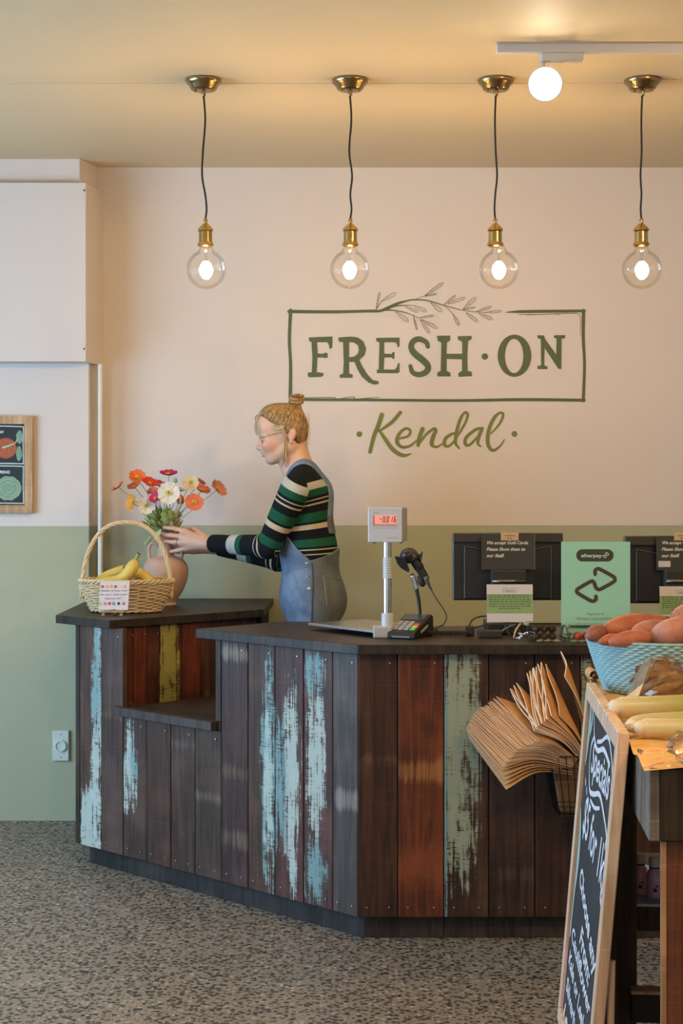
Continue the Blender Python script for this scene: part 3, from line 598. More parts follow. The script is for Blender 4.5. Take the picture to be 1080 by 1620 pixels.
MB().tube(spline([s(680, 929), s(688, 944), s(700, 962), s(706, 975), s(702, 987), s(692, 992), Vector((g.x-.05, 5.30, CZ+.004)), Vector((g.x-.12, 5.33, CZ+.004))], 8), .0022, 6).build('scanner_cable', flat('grey_cable', (.05, .045, .04), .5), o, smooth=True)
# coiled lead and loose cables
o = tag(MB().tube([W(676+u*70, 0, 5.22).xyz*1 + Vector((0, .0+.0075*math.cos(u*2*PI*26), -W(676+u*70, 0, 5.22).z+CZ+.0095+.0075*math.sin(u*2*PI*26))) for u in [i/420 for i in range(421)]], .0019, 5).build('coiled_lead', M_CABLE, smooth=True), 'black coiled telephone-style lead lying on the counter beside the card terminal', 'cable')
def cab(name, pts, lab, r=.0026, mat=None):
    return tag(MB().tube(spline(pts, 7), r, 7).build(name, mat or M_CABLE, smooth=True), lab, 'cable')
q = lambda px, py, d: W(px, py, d)
cab('cable', [Vector((W(738, 0, 5.3).x, 5.3, CZ+.003)), q(741, 992, 5.3), q(748, 980, 5.31), q(764, 975, 5.32), q(782, 978, 5.30), q(797, 988, 5.27), Vector((W(806, 0, 5.24).x, 5.24, CZ+.003)), Vector((W(815, 0, 5.22).x, 5.22, CZ+.003))], 'black cable arching up in a loop in front of the first screen stand')
cab('cable', [Vector((W(740, 0, 5.25).x, 5.26, CZ+.012)), q(752, 993, 5.26), q(775, 987, 5.24), q(800, 988, 5.22), q(818, 995, 5.2), Vector((W(826, 0, 5.17).x, 5.17, CZ+.003))], 'low black cable running across the counter to the punnets', .0022)
cab('cable', [Vector((W(786, 0, 5.2).x, 5.19, CZ+.003)), q(797, 996, 5.16), q(809, 990, 5.19), q(815, 988, 5.25)], 'short grey cable bent beside the black adapter', .0022, flat('grey_cable2', (.2, .2, .2), .5))
cab('cable', [Vector((W(812, 0, 5.14).x, 5.13, CZ+.003)), q(815, 999, 5.13), q(819, 992, 5.16), q(823, 987, 5.22)], 'short beige cable end beside the foil-topped punnet', .003, flat('beige_cable', (.50, .42, .28), .5))
a_ = W(755, 0, 5.2); tag(MB().box((a_.x, 5.16, CZ), (a_.x+.075, 5.20, CZ+.024)).build('power_adapter', M_BLKM, bevel=.003), 'black power adapter block lying under the first screen', 'adapter')
a_ = W(737, 0, 5.24); tag(MB().box((a_.x, 5.235, CZ), (a_.x+.026, 5.27, CZ+.03)).build('cable_plug', M_BLKM, bevel=.003), 'small black connector block at the end of the coiled lead', 'plug')
# screens seen from behind
def screen(x0, x1, lab, ytop=843, ybot=950):
    D = 5.44; a = W(x0, ybot, D-.015); b = W(x1, ytop, D-.015); cx = (a.x+b.x)/2
    o = thing('monitor', lab, 'monitor', (cx, D+.03, CZ), 'point of sale screens seen from behind')
    MB().box((a.x, D-.004, a.z), (b.x, D+.018, b.z)).build('screen_panel', M_BLK, o, bevel=.004)
    MB().box((a.x, D-.018, b.z-.032), (b.x, D-.004, b.z)).build('top_hood', flat('hood_black', (.035, .028, .022), .45), o, bevel=.003)
    m = MB(); xa, xb = a.x+.038, b.x-.038; zt_, zb_ = b.z-.034, a.z+.006
    m.hexa([(xa, D-.012, zb_), (xb, D-.012, zb_), (xb, D-.012, zt_-.012), (xb-.06, D-.012, zt_-.024), (xa+.06, D-.012, zt_-.024), (xa, D-.012, zt_-.012)], (0, .009, 0)); m.build('back_cover', M_BLK, o, bevel=.002)
    rm = MB(); rm.tube([(xa, D-.013, zt_-.010), (xa+.06, D-.013, zt_-.022), (xb-.06, D-.013, zt_-.022), (xb, D-.013, zt_-.010)], .0012, 6); rm.tube([(xa, D-.013, zb_), (xa, D-.013, zt_-.01)], .0008, 6); rm.tube([(xb, D-.013, zb_), (xb, D-.013, zt_-.01)], .0008, 6); rm.build('cover_seam', flat('seam_grey', (.14, .14, .13), .35), o)
    hz = W(0, 918, D).z
    hg = MB().box((cx-.058, D-.055, hz-.018), (cx+.058, D-.012, hz+.036)).build('hinge_bracket', M_BLKM, o, bevel=.003)
    MB().tube([(cx-.055, D-.058, hz), (cx+.055, D-.058, hz)], .006, 12).build('hinge_bar', flat('dark_chrome', (.22, .19, .15), .25, .9), hg, smooth=True)
    MB().hexa([(cx-.05, D-.05, hz-.015), (cx+.05, D-.05, hz-.015), (cx+.05, D-.02, hz-.015), (cx-.05, D-.02, hz-.015)], (0, .02, -(hz-.015-CZ-.03))).build('stand_column', M_BLKM, o, bevel=.003)
    MB().box((cx-.075, D-.16, CZ), (cx+.075, D+.06, CZ+.035)).build('stand_base', M_BLK, o, bevel=.004)
    return o, cx, D, b.z
def card_texts(lines, par, D, x, y, step, size, mat):
    for i, l in enumerate(lines): text(l, size, mat, 'lettering', par, W(x, y+i*step, D), X, Z, shear=.3, bold=.0004, width=(65.5, 61.5, 28)[i]*D/F)
CREAM = flat('cream_ink', (.72, .68, .60), .7); M_CARD = flat('dark_card', (.045, .042, .036), .6); M_TAN = flat('tan_label', (.62, .40, .22), .6); M_INK = flat('brown_ink', (.10, .075, .05), .7)
def notice(x0, x1, y0, y1, D, lab, txt_x, tag_x, skew=0):
    a, b = W(x0, y1, D), W(x1, y0, D)
    o = thing('card_notice', lab, 'notice', (a.x, D, a.z), 'black card notices taped on the screens')
    MB().box((a.x, D, a.z), (b.x, D+.0025, b.z)).build('card', M_CARD, o)
    MB().box((b.x-.0015, D-.0012, a.z), (b.x, D, b.z)).build('sleeve_edge', flat('clear_edge', (.2, .2, .18), .2), o)
    card_texts(['We accept Gold Cards.', 'Please Show them to', 'our Staff.'], o, D-.0006, txt_x, 861, 10.2, .0150, CREAM)
    la = MB().box((W(tag_x, 0, D).x, D-.0018, W(0, 855, D).z), (W(tag_x+28, 0, D).x, D-.0006, W(0, 842.5, D).z)).build('tan_label', M_TAN, o, bevel=.0005)
    for i, (xx, ww) in enumerate(((6, 16), (9, 9))): MB().box((W(tag_x+xx, 0, D).x, D-.0021, W(0, 848+i*4, D).z), (W(tag_x+xx+ww, 0, D).x, D-.0018, W(0, 847+i*4, D).z)).build('fine_print', M_INK, la)
    return o
def info(x0, x1, y0, y1, D, lab, lean=.012):
    a, b = W(x0, y1, D), W(x1, y0, D); h = b.z-a.z
    o = thing('info_sheet', lab, 'sign', (a.x, D, a.z), 'green and white information sheets below the screens')
    f = lambda u, v, k=0: Vector((a.x+(b.x-a.x)*u, D+lean*v-k, a.z+h*v))
    MB().hexa([f(0, 0), f(1, 0), f(1, 1), f(0, 1)], (0, .0015, 0)).build('paper', flat('white_paper', (.66, .62, .62), .7, var=.02), o)
    MB().hexa([f(0, .235, .0005), f(1, .235, .0005), f(1, .74, .0005), f(0, .74, .0005)], (0, .0004, 0)).build('green_band', flat('green_print', (.26, .40, .16), .7, var=.1), o)
    text('FRESH-ON', .0062, M_INK, 'lettering', o, f(.5, .82, .0008), X, Z, 'CENTER')
    m = MB()
    for e in (((.35, .80), (.65, .80)), ((.35, .90), (.65, .90)), ((.35, .80), (.35, .90)), ((.65, .80), (.65, .90))): m.tube([f(*e[0], .0008), f(*e[1], .0008)], .0003, 4)
    m.build('logo_frame', M_INK, o)
    rr = random.Random(4); m = MB()
    for i in range(7):
        u0 = .05+(.25 if i == 6 else 0)*.8; u1 = 1-u0; v_ = .70-i*.058
        while u0 < u1-.02:
            w_ = rr.uniform(.03, .09); m.add([f(u0, v_, .0008), f(min(u0+w_, u1), v_, .0008), f(min(u0+w_, u1), v_+.026, .0008), f(u0, v_+.026, .0008)], [(0, 1, 2, 3)]); u0 += w_+.02
    m.build('small_print', flat('print_dark_green', (.09, .14, .07), .7), o)['kind'] = 'stuff'
screen(716, 890, 'black screen seen from behind, standing left of the mint green poster')
screen(988, 1164, 'black screen seen from behind, cut by the right edge of the photo', 848, 955)
notice(761, 846, 845.5, 901, 5.40, 'black card notice with tan label on the screen left of the mint poster', 769, 792)
n2 = notice(1038, 1124, 848, 902, 5.40, 'black card notice with small white sticker, on the screen at right edge', 1046, 1066)
MB().box((W(1041, 0, 5.4).x, 5.398, W(0, 897, 5.4).z), (W(1060, 0, 5.4).x, 5.3995, W(0, 887.5, 5.4).z)).build('white_sticker', flat('sticker_white', (.6, .58, .6), .6), n2)
info(770, 843, 925, 984.5, 5.268, 'green and white information sheet standing below the screen beside the cables')
info(1044, 1117, 928, 986, 5.268, 'green and white information sheet behind the orange sweet potatoes at right edge')
# mint poster
D = 5.185; o = thing('mint_poster', 'mint green pay-later poster with black looped arrows standing on the counter', 'poster', (W(889, 0, D).x, D, CZ))
zb = CZ; zt = W(0, 857, D).z; xa, xb = W(887.5, 0, D).x, W(996.5, 0, D).x
MB().box((xa, D, zb), (xb, D+.003, zt)).build('poster_sheet', flat('mint_paper', (.33, .66, .50), .4, var=.03), o)
MB().box((xa+.02, D+.003, zb), (xb-.02, D+.05, zb+.008)).build('acrylic_foot', flat('acrylic_foot', (.3, .4, .36), .2), o)
BK = flat('dark_brown_print', (.055, .042, .028), .6); MT = flat('mint_print', (.38, .70, .55), .6); pf = lambda x, y: W(700+x/3.6, 820+y/3.6, D-.0004); pf_ = lambda x, y: W(700+x/3.6, 820+y/3.6, D-.0012)
pill = [(795+35*math.cos(a_), 211+35*math.sin(a_)) for a_ in [PI/2+k*PI/12 for k in range(13)]]+[(938+35*math.cos(a_), 211+35*math.sin(a_)) for a_ in [-PI/2+k*PI/12 for k in range(13)]]
filled('pill_badge', [pill], pf, BK, o)
text('afterpay', .0145, MT, 'lettering', o, pf_(788, 221), X, Z, bold=.0005, width=33.5*D/F)
def rnd(pts, w): return [(x, y, w) for x, y in pts]
loop = [(868,318),(868,296),(885,287),(905,295),(968,330),(980,345),(972,362),(905,400),(888,405),(872,395),(866,378),(858,362),(842,360),(775,398),(763,412),(772,428),(835,465),(858,472),(872,462),(872,445)]
m = MB(); ribbon(m, rnd(loop, 21), pf, 5); m.build('arrow_loop', BK, o)
m = MB(); ribbon(m, [(912+(x-755)*.145, 195+(y-285)*.155, 5.2) for x, y in loop], pf_, 4); m.build('small_arrow_loop', MT, o)
GT = flat('grey_green_print', (.16, .30, .22), .7)
text('Pay it in 4.', .0115, GT, 'lettering', o, pf_(870, 551), X, Z, 'CENTER', width=27*D/F); text('Always interest-free.', .0115, GT, 'lettering', o, pf_(870, 577), X, Z, 'CENTER', width=60*D/F)
# punnets
PUN = thin_glass('punnet_plastic', (.96, .97, .97), 1.6, .08, haze=.05)
def punnet(px, D, w, d, h, lab, kind, cols, fr, n, yaw=0):
    c = Vector((W(px, 0, D).x, D, CZ)); o = thing('punnet', lab, 'punnet', c)
    M = Matrix.Translation(c) @ Matrix.Rotation(yaw, 4, 'Z')
    m = MB(); k = .86
    vs = [M @ Vector(p) for p in ((-w/2*k, -d/2*k, 0), (w/2*k, -d/2*k, 0), (w/2*k, d/2*k, 0), (-w/2*k, d/2*k, 0), (-w/2, -d/2, h), (w/2, -d/2, h), (w/2, d/2, h), (-w/2, d/2, h))]
    m.add(vs, [(0, 3, 2, 1), (0, 1, 5, 4), (1, 2, 6, 5), (2, 3, 7, 6), (3, 0, 4, 7)]); m.build('tub', PUN, o, merge=True)
    m = MB().box((-w/2-.004, -d/2-.004, h), (w/2+.004, d/2+.004, h+.003), M); m.box((-w/2+.008, -d/2+.008, h+.003), (w/2-.008, d/2-.008, h+.009), M); m.build('lid', PUN, o)
    rr = random.Random(int(px)); g = 0
    nx = max(1, int((w*k-.006)/(2*fr))); ny = max(1, int((d*k-.006)/(2*fr))); nz = max(1, int((h-.002)/(1.8*fr)))
    for iz in range(nz):
        for iy in range(ny):
            for ix in range(nx):
                if g >= n: return o
                p = M @ Vector(((ix-(nx-1)/2)*2*fr, (iy-(ny-1)/2)*2*fr, fr+.001+iz*1.8*fr)); g += 1
                b_ = MB().ball(p, (fr*.98, fr*.9, fr*.92), 10, 7, Matrix.Rotation(rr.uniform(0, 3), 3, 'Z')).build(kind, cols, smooth=True)
                tag(b_, 'small %s inside %s' % ('dark brown date' if kind == 'date' else 'red cherry tomato', 'the clear punnet beside the cables' if kind == 'date' else 'the punnet in front of the mint poster'), 'fruit', 'dates in the punnet' if kind == 'date' else 'cherry tomatoes in the punnet')
    return o
FOIL = flat('crinkled_clear_wrap', (.6, .62, .64), .15, .6)
punnet(860, 5.09, .115, .08, .048, 'clear punnet of dark brown dates on the counter in front of screen', 'date', flat('date_skin', (.07, .028, .016), .3, var=.5), .0125, 40)
punnet(928, 5.075, .125, .07, .042, 'clear punnet of red tomatoes in front of the mint green poster', 'cherry_tomato', flat('tomato_skin', (.55, .075, .03), .25, var=.2), .0135, 30)
def crinkle(name, c, r, lab, seed, n=26):
    rr = random.Random(seed); m = MB()
    for i in range(n):
        p = Vector(c)+Vector((rr.uniform(-r, r), rr.uniform(-r*.6, r*.6), rr.uniform(.001, r*.75))); s_ = rr.uniform(.006, .014)
        vs = [p+Vector((rr.uniform(-s_, s_), rr.uniform(-s_, s_), rr.uniform(0, s_))) for _ in range(4)]; m.add(vs, [(0, 1, 2), (0, 2, 3), (1, 2, 3)])
    o = m.build(name, FOIL); o['kind'] = 'stuff'; return tag(o, lab, 'wrapping')
crinkle('plastic_wrap', W(832, 0, 5.1).xyz*1-Vector((0, 0, W(832, 0, 5.1).z-CZ)), .026, 'crumpled clear shiny wrapping at the left end of the dates punnet', 1)
crinkle('plastic_wrap', W(893, 0, 5.11).xyz*1-Vector((0, 0, W(893, 0, 5.11).z-CZ)), .024, 'crumpled clear shiny wrapping between the two punnets', 2)
# ================================================================== PERSON
class Field:
    """signed distance field on a rectilinear grid, meshed with surface nets"""
    def __init__(s, xs, ys, zs):
        s.x, s.y, s.z = (np.asarray(a, np.float32) for a in (xs, ys, zs)); s.F = np.full((len(s.x), len(s.y), len(s.z)), .5, np.float32)
    def sub(s, lo, hi):
        i = [max(0, int(np.searchsorted(a, l))-1) for a, l in zip((s.x, s.y, s.z), lo)]; j = [min(len(a), int(np.searchsorted(a, h))+1) for a, h in zip((s.x, s.y, s.z), hi)]
        sl = tuple(slice(p, q) for p, q in zip(i, j)); return sl, s.x[sl[0]][:, None, None], s.y[sl[1]][None, :, None], s.z[sl[2]][None, None, :]
    def put(s, prim, k=.01, op='u'):
        fn, lo, hi = prim; m = k+.03; sl, x, y, z = s.sub([a-m for a in lo], [a+m for a in hi]); d = fn(x, y, z).astype(np.float32); A = s.F[sl]
        if op == 'u': h = np.maximum(k-np.abs(A-d), 0)/k; s.F[sl] = np.minimum(A, d)-h*h*k*.25
        else: d = -d; h = np.maximum(k-np.abs(A-d), 0)/k; s.F[sl] = np.maximum(A, d)+h*h*k*.25
    def mesh(s, name):
        F_ = s.F; ins = F_ < 0
        c = np.zeros(tuple(n-1 for n in F_.shape), np.int8)
        for a in (0, 1):
            for b in (0, 1):
                for d in (0, 1): c += ins[a:F_.shape[0]-1+a, b:F_.shape[1]-1+b, d:F_.shape[2]-1+d]
        act = np.argwhere((c > 0) & (c < 8)); idx = np.full(c.shape, -1, np.int32); idx[tuple(act.T)] = np.arange(len(act))
        acc = np.zeros((len(act), 3)); cnt = np.zeros(len(act))
        co = {(a, b, d): F_[act[:, 0]+a, act[:, 1]+b, act[:, 2]+d] for a in (0, 1) for b in (0, 1) for d in (0, 1)}
        for ax in range(3):
            for o1 in (0, 1):
                for o2 in (0, 1):
                    p = [o1, o2]; p.insert(ax, 0); q = list(p); q[ax] = 1; fa, fb = co[tuple(p)], co[tuple(q)]; cr = (fa < 0) != (fb < 0)
                    t = np.where(cr, fa/np.where(cr, fa-fb, 1), 0); pos = np.tile(np.array(p, float), (len(act), 1)); pos[:, ax] = t; acc[cr] += pos[cr]; cnt[cr] += 1
        P = act+acc/cnt[:, None]; V = np.stack([np.interp(P[:, i], np.arange(len(g)), g) for i, g in enumerate((s.x, s.y, s.z))], 1)
        Q = []
        for ax in range(3):
            sa = [slice(None)]*3; sb = [slice(None)]*3; sa[ax] = slice(0, -1); sb[ax] = slice(1, None); A, B_ = ins[tuple(sa)], ins[tuple(sb)]; e = np.argwhere(A != B_)
            u, v = [(1, 2), (2, 0), (0, 1)][ax]; e = e[(e[:, u] > 0) & (e[:, v] > 0) & (e[:, u] < F_.shape[u]-1) & (e[:, v] < F_.shape[v]-1)]
            def at(du, dv): w = e.copy(); w[:, u] -= du; w[:, v] -= dv; return idx[tuple(w.T)]
            q = np.stack([at(1, 1), at(0, 1), at(0, 0), at(1, 0)], 1); fl = A[tuple(e.T)]; q[~fl] = q[~fl][:, ::-1]; Q.append(q)
        Q = np.concatenate(Q); Q = Q[(Q >= 0).all(1)]
        me = bpy.data.meshes.new(name); me.vertices.add(len(V)); me.vertices.foreach_set('co', V.astype(np.float32).ravel()); me.loops.add(len(Q)*4); me.loops.foreach_set('vertex_index', Q.astype(np.int32).ravel())
        me.polygons.add(len(Q)); me.polygons.foreach_set('loop_start', np.arange(0, len(Q)*4, 4, dtype=np.int32)); me.polygons.foreach_set('loop_total', np.full(len(Q), 4, np.int32)); me.update(calc_edges=True); me.validate()
        return me, V
def ell_(c, r, M=None, g=0):
    c = np.array(c, float); r = np.array(r, float)+g; R = max(r)
    def fn(x, y, z):
        X_, Y_, Z_ = x-c[0], y-c[1], z-c[2]
        if M is not None: X_, Y_, Z_ = (M[i][0]*X_+M[i][1]*Y_+M[i][2]*Z_ for i in range(3))
        k0 = np.sqrt((X_/r[0])**2+(Y_/r[1])**2+(Z_/r[2])**2); k1 = np.sqrt((X_/r[0]**2)**2+(Y_/r[1]**2)**2+(Z_/r[2]**2)**2)+1e-9; return k0*(k0-1)/k1
    ext = r if M is None else np.array([R]*3); return fn, c-ext, c+ext
def cap_(a, b, ra, rb, g=0, sy=1.0):
    a = np.array(a, float); b = np.array(b, float); ra += g; rb += g; ab = b-a; L2 = (ab**2).sum(); R = max(ra, rb)
    def fn(x, y, z):
        X_, Y_, Z_ = x-a[0], y-a[1], z-a[2]; t = np.clip((X_*ab[0]+Y_*ab[1]+Z_*ab[2])/L2, 0, 1)
        return np.sqrt((X_-ab[0]*t)**2+((Y_-ab[1]*t)*sy)**2+(Z_-ab[2]*t)**2)-(ra+(rb-ra)*t)
    return fn, np.minimum(a, b)-R, np.maximum(a, b)+R
PD = 6.35
def pp(px, py, dy=0): return np.array(W(px, py, PD)[:])+np.array([0, dy, 0])
def qq(px, py, d): return np.array(W(px, py, d)[:])
def torso(f, g, k=.05):
    f.put(ell_(pp(486, 806), (.094, .150, .135), g=g), k); f.put(ell_(pp(488, 776), (.078, .160, .062), g=g), k)
    f.put(ell_(pp(461, 812), (.055, .120, .065), g=g), k)
    f.put(cap_(pp(478, 769, -.125), pp(478, 769, .125), .052, .052, g), k); f.put(cap_(pp(481, 745, -.03), pp(479, 763, -.13), .040, .044, g), .04); f.put(cap_(pp(481, 745, .03), pp(479, 763, .13), .040, .044, g), .04)
    f.put(ell_(pp(489, 868), (.108, .138, .13), g=g), k); f.put(ell_(pp(493, 935), (.112, .165, .13), g=g), k); f.put(ell_(pp(498, 955), (.108, .150, .09), g=g), k)
SH = [(pp(468, 774, -.165), qq(424, 864, 6.235), qq(337, 860, 6.415)), (pp(470, 774, .165), qq(441, 885, 6.50), qq(348, 866, 6.60))]
def arms(f, g, k=.03, full=True):
    for s_, e, w in SH:
        f.put(cap_(s_, e, .053, .041, g), k); f.put(cap_(e, w, .041, .029 if full else .028, g), .02)
def grid(a, b, st): return np.arange(a, b+st, st)
xs = grid(-.745, .10, .0028); ys = grid(6.06, 6.66, .0038)
zs = np.concatenate([grid(-.02, 1.07, .012), grid(1.084, 1.76, .0028)])
f = Field(xs, ys, zs)
torso(f, -.014); arms(f, -.012)
for sy in (-.085, .085):
    f.put(cap_(pp(497, 960, sy), pp(493, 1130, sy), .085, .060, -.012), .04); f.put(cap_(pp(493, 1130, sy), (pp(497, 0, sy)[0], PD+sy, .09), .055, .038, -.01), .02)
    fx = pp(497, 0)[0]+.045; f.put(cap_((fx+.02, PD+sy, .045), (fx-.15, PD+sy, .03), .036, .026), .03)
# neck and head
f.put(cap_(pp(466, 712), pp(478, 752), .050, .054), .03); f.put(cap_(pp(450, 722), pp(461, 748), .030, .036), .03)
hc = pp
f.put(ell_(hc(448, 674), (.086, .069, .082)), .02); f.put(ell_(hc(457, 690), (.070, .064, .060)), .02)
f.put(ell_(hc(425, 673), (.048, .058, .062)), .03); f.put(ell_(hc(432, 705), (.046, .052, .062)), .025)
f.put(cap_(hc(459, 707, -.045), hc(430, 727, -.018), .020, .016), .02); f.put(cap_(hc(459, 707, .045), hc(430, 727, .018), .020, .016), .02)
f.put(ell_(hc(427.5, 726.5), (.019, .024, .018)), .016)
for sg in (-1, 1):
    f.put(ell_(hc(424, 704, sg*.036), (.022, .018, .020)), .018)            # cheekbone
    f.put(ell_(hc(416.5, 696.5, sg*.031), (.013, .016, .011)), .010, 'd')     # eye socket
    f.put(ell_(hc(420.5, 697, sg*.031), (.0135, .0145, .0115)), .004)         # closed lid over the eye
    f.put(cap_(hc(414.5, 690.5, sg*.014), hc(419, 690, sg*.045), .0065, .005), .010)   # brow ridge
    ER = Matrix.Rotation(math.radians(-12), 3, 'Y')
    f.put(ell_(hc(463, 688.5, sg*.072), (.0145, .0085, .0255), ER), .005)            # ear
    f.put(ell_(hc(461.5, 699.5, sg*.071), (.0075, .006, .0085)), .004)
    f.put(ell_(hc(461.3, 687.5, sg*.082), (.0070, .0075, .0150), ER), .004, 'd')
    f.put(ell_(hc(413.0, 709.5, sg*.0085), (.008, .0065, .006)), .006)         # nostril wing
f.put(cap_(hc(414, 694), hc(407.6, 707.8), .0080, .0085), .010); f.put(cap_(hc(410, 709), hc(414.5, 711), .0072, .009), .008)
f.put(ell_(hc(419.5, 716.5), (.013, .026, .011)), .014)
f.put(ell_(hc(415.8, 717.3), (.0060, .019, .0042)), .003); f.put(ell_(hc(417.0, 721.6), (.0062, .017, .0046)), .003)
f.put(ell_(hc(414.2, 719.2), (.0045, .022, .0013)), .002, 'd'); f.put(ell_(hc(417.2, 725), (.004, .014, .0035)), .006, 'd')
# near hand: palm, four fingers round the vase neck, thumb behind it
def hand(wr, kn, tips, mid, thumb, k=.012, r0=.0092):
    for kk in kn: f.put(cap_(wr, kk, .019, .0125), .018)
    for a, m_, t_ in zip(kn, mid, tips): f.put(cap_(a, m_, .0100, .0090), .006); f.put(cap_(m_, t_, .0088, .0068), .004)
    for a, b, ra, rb in thumb: f.put(cap_(a, b, ra, rb), .010)
hand(qq(330, 860, 6.425), [qq(291, 840, 6.474), qq(287, 849, 6.463), qq(288.5, 858.5, 6.463), qq(295, 867, 6.468)],
     [qq(259, 834.5, 6.497), qq(255.5, 846.5, 6.498), qq(260, 856, 6.503), qq(270, 872.5, 6.502)], [qq(274, 836, 6.484), qq(270, 847, 6.482), qq(273, 857.5, 6.483), qq(282, 870.5, 6.484)],
     [(qq(324, 850, 6.44), qq(307, 838, 6.50), .016, .0125), (qq(307, 838, 6.50), qq(290, 838, 6.565), .0115, .010), (qq(290, 838, 6.565), qq(277, 842, 6.60), .0098, .0075)])
hand(qq(340, 866, 6.605), [qq(303, 852, 6.625), qq(301, 859, 6.63), qq(302, 866, 6.63), qq(306, 872, 6.625)],
     [qq(266, 850, 6.602), qq(264, 858, 6.602), qq(266, 866, 6.602), qq(274, 873, 6.602)], [qq(284, 850, 6.618), qq(282, 858, 6.620), qq(284, 866, 6.620), qq(290, 873, 6.617)],
     [(qq(332, 862, 6.60), qq(312, 858, 6.575), .014, .011), (qq(312, 858, 6.575), qq(297, 862, 6.565), .010, .008)])
me, V = f.mesh('body')
def attr(me, name, val):
    a = me.attributes.new(name, 'FLOAT', 'POINT'); a.data.foreach_set('value', np.asarray(val, np.float32))
def near(c, r): return np.clip(1-np.sqrt((((V-np.array(c))/np.array(r))**2).sum(1)), 0, 1)
fold = np.maximum.reduce([near(hc(417.5+k*1.6, 711+k*2.2, sg*(.022+.002*k)), (.006, .008, .006)) for sg in (-1, 1) for k in range(5)]+[near(hc(420, 701.5, sg*.036), (.014, .012, .0022)) for sg in (-1, 1)])
lips = np.maximum(near(hc(415.6, 717.3), (.013, .026, .0065)), near(hc(416.6, 721.8), (.013, .024, .007)))
flush = np.maximum.reduce([near(hc(424, 707, sg*.045), (.045, .04, .035)) for sg in (-1, 1)]+[near(hc(408, 708), (.018, .02, .015)), near(hc(464, 690, -.075), (.02, .02, .03))]+[near(t_, (.02, .02, .014))*.8 for t_ in (qq(259, 834.5, 6.497), qq(255.5, 846.5, 6.498), qq(260, 856, 6.503), qq(270, 872.5, 6.502), qq(290, 845, 6.45), qq(289, 862, 6.45))])
brow = np.maximum.reduce([near(hc(412, 691.2, sg*.026), (.02, .02, .0035)) for sg in (-1, 1)]); lash = np.maximum.reduce([near(hc(414.5, 699.3, sg*.031), (.013, .018, .0034)) for sg in (-1, 1)])
attr(me, 'lips', lips); attr(me, 'flush', np.maximum(flush, fold*.5)); attr(me, 'lash', np.maximum(brow*.6, lash))
def skin():
    t = NT('skin'); g = lambda n_: [setattr(a := t.n('ShaderNodeAttribute'), 'attribute_name', n_), a.outputs['Fac']][1]
    n = t.noise(t.coord(), 60, 4); c = t.mix(n, (.56, .33, .235), (.66, .42, .31))
    c = t.mix(t.math('MULTIPLY', t.ss(g('flush'), 0, .8), .38), c, (.62, .22, .15)); c = t.mix(t.math('MULTIPLY', t.ss(g('lips'), .05, .4), .8), c, (.42, .12, .10))
    c = t.mix(t.math('MULTIPLY', t.ss(g('lash'), .1, .5), .8), c, (.20, .11, .06)); t.bump(t.noise(t.coord(), 260, 3), .15, .001)
    return t.fin(c, .5, 0, Subsurface_Weight=.12, Subsurface_Radius=(.008, .004, .002), Subsurface_Scale=.5)
M_SKIN = skin()
WO = thing('person', 'woman in striped jumper and denim dungarees reaching both hands to the flower vase', 'person', (pp(493, 0)[0], PD, 0))
link('body', me, M_SKIN, WO, smooth=True)
# jumper
f = Field(grid(-.56, .06, .004), grid(6.05, 6.66, .0045), grid(1.02, 1.52, .004)); torso(f, .001); arms(f, .004)
for s_, e, w in SH: f.put(cap_(e+(w-e)*.82, w, .029, .0285, .004), .01)
fa = Field(f.x, f.y, f.z); arms(fa, .004, .02)
def region(f, fn, op='d', k=.004):  # keep or cut by a function of x, y, z (positive = cut)
    x, y, z = f.x[:, None, None], f.y[None, :, None], f.z[None, None, :]; f.F = np.maximum(f.F, fn(x, y, z).astype(np.float32))
for s_, e, w in SH:
    d = (w-e)/np.linalg.norm(w-e)
    x, y, z = f.x[:, None, None], f.y[None, :, None], f.z[None, None, :]; cut = (x-w[0])*d[0]+(y-w[1])*d[1]+(z-w[2])*d[2]-.004
    nearw = np.sqrt((x-w[0])**2+(y-w[1])**2+(z-w[2])**2)-.10; f.F = np.maximum(f.F, np.where(nearw < 0, cut, -1).astype(np.float32))
region(f, lambda x, y, z: 1.045-z+0*x+0*y)
me, V = f.mesh('jumper')
def segd(V, a, b):
    ab = b-a; t = np.clip(((V-a)@ab)/(ab@ab), 0, 1); return np.linalg.norm(V-(a+t[:, None]*ab), axis=1), t
U = 1/.000611
u_t = ((EYE-V[:, 2])*F/PD+HY-600)*4; xz = (V[:, 0]*F/PD+540-330)*4; u_torso = (u_t-630)*1.05+105+np.clip((xz-740)*.28, -60, 10)*np.clip((1150-u_t)/400, .2, 1)
dmin = np.full(len(V), 9.); u_arm = np.zeros(len(V))
for s_, e, w in SH:
    d1, t1 = segd(V, s_, e); d2, t2 = segd(V, e, w); L1 = np.linalg.norm(e-s_)
    dd = np.minimum(d1-.053+.012*t1, d2-.041+.012*t2); uu = np.where(d1-.012*0 < d2, 156+t1*396, 552+t2*360)
    # smooth bend across the elbow
    bl = np.clip((d2-d1)/.02*.5+.5, 0, 1); uu = bl*(156+t1*396)+(1-bl)*(552+t2*360)
    top = ((V-s_)@((e-s_)/L1)); uu = np.where(t1 <= 0, 156+top*U*1.0, uu)
    m_ = dd < dmin; u_arm[m_] = uu[m_]; dmin[m_] = dd[m_]
dt = np.sqrt(((V[:, 0]-pp(486, 0)[0])/.10)**2+((V[:, 1]-PD)/.155)**2)
isarm = (dmin < .008) & (np.abs(V[:, 1]-PD) > .118) | (V[:, 0] < pp(437, 0)[0])
attr(me, 'stripe', np.where(isarm, u_arm, u_torso)/1000)
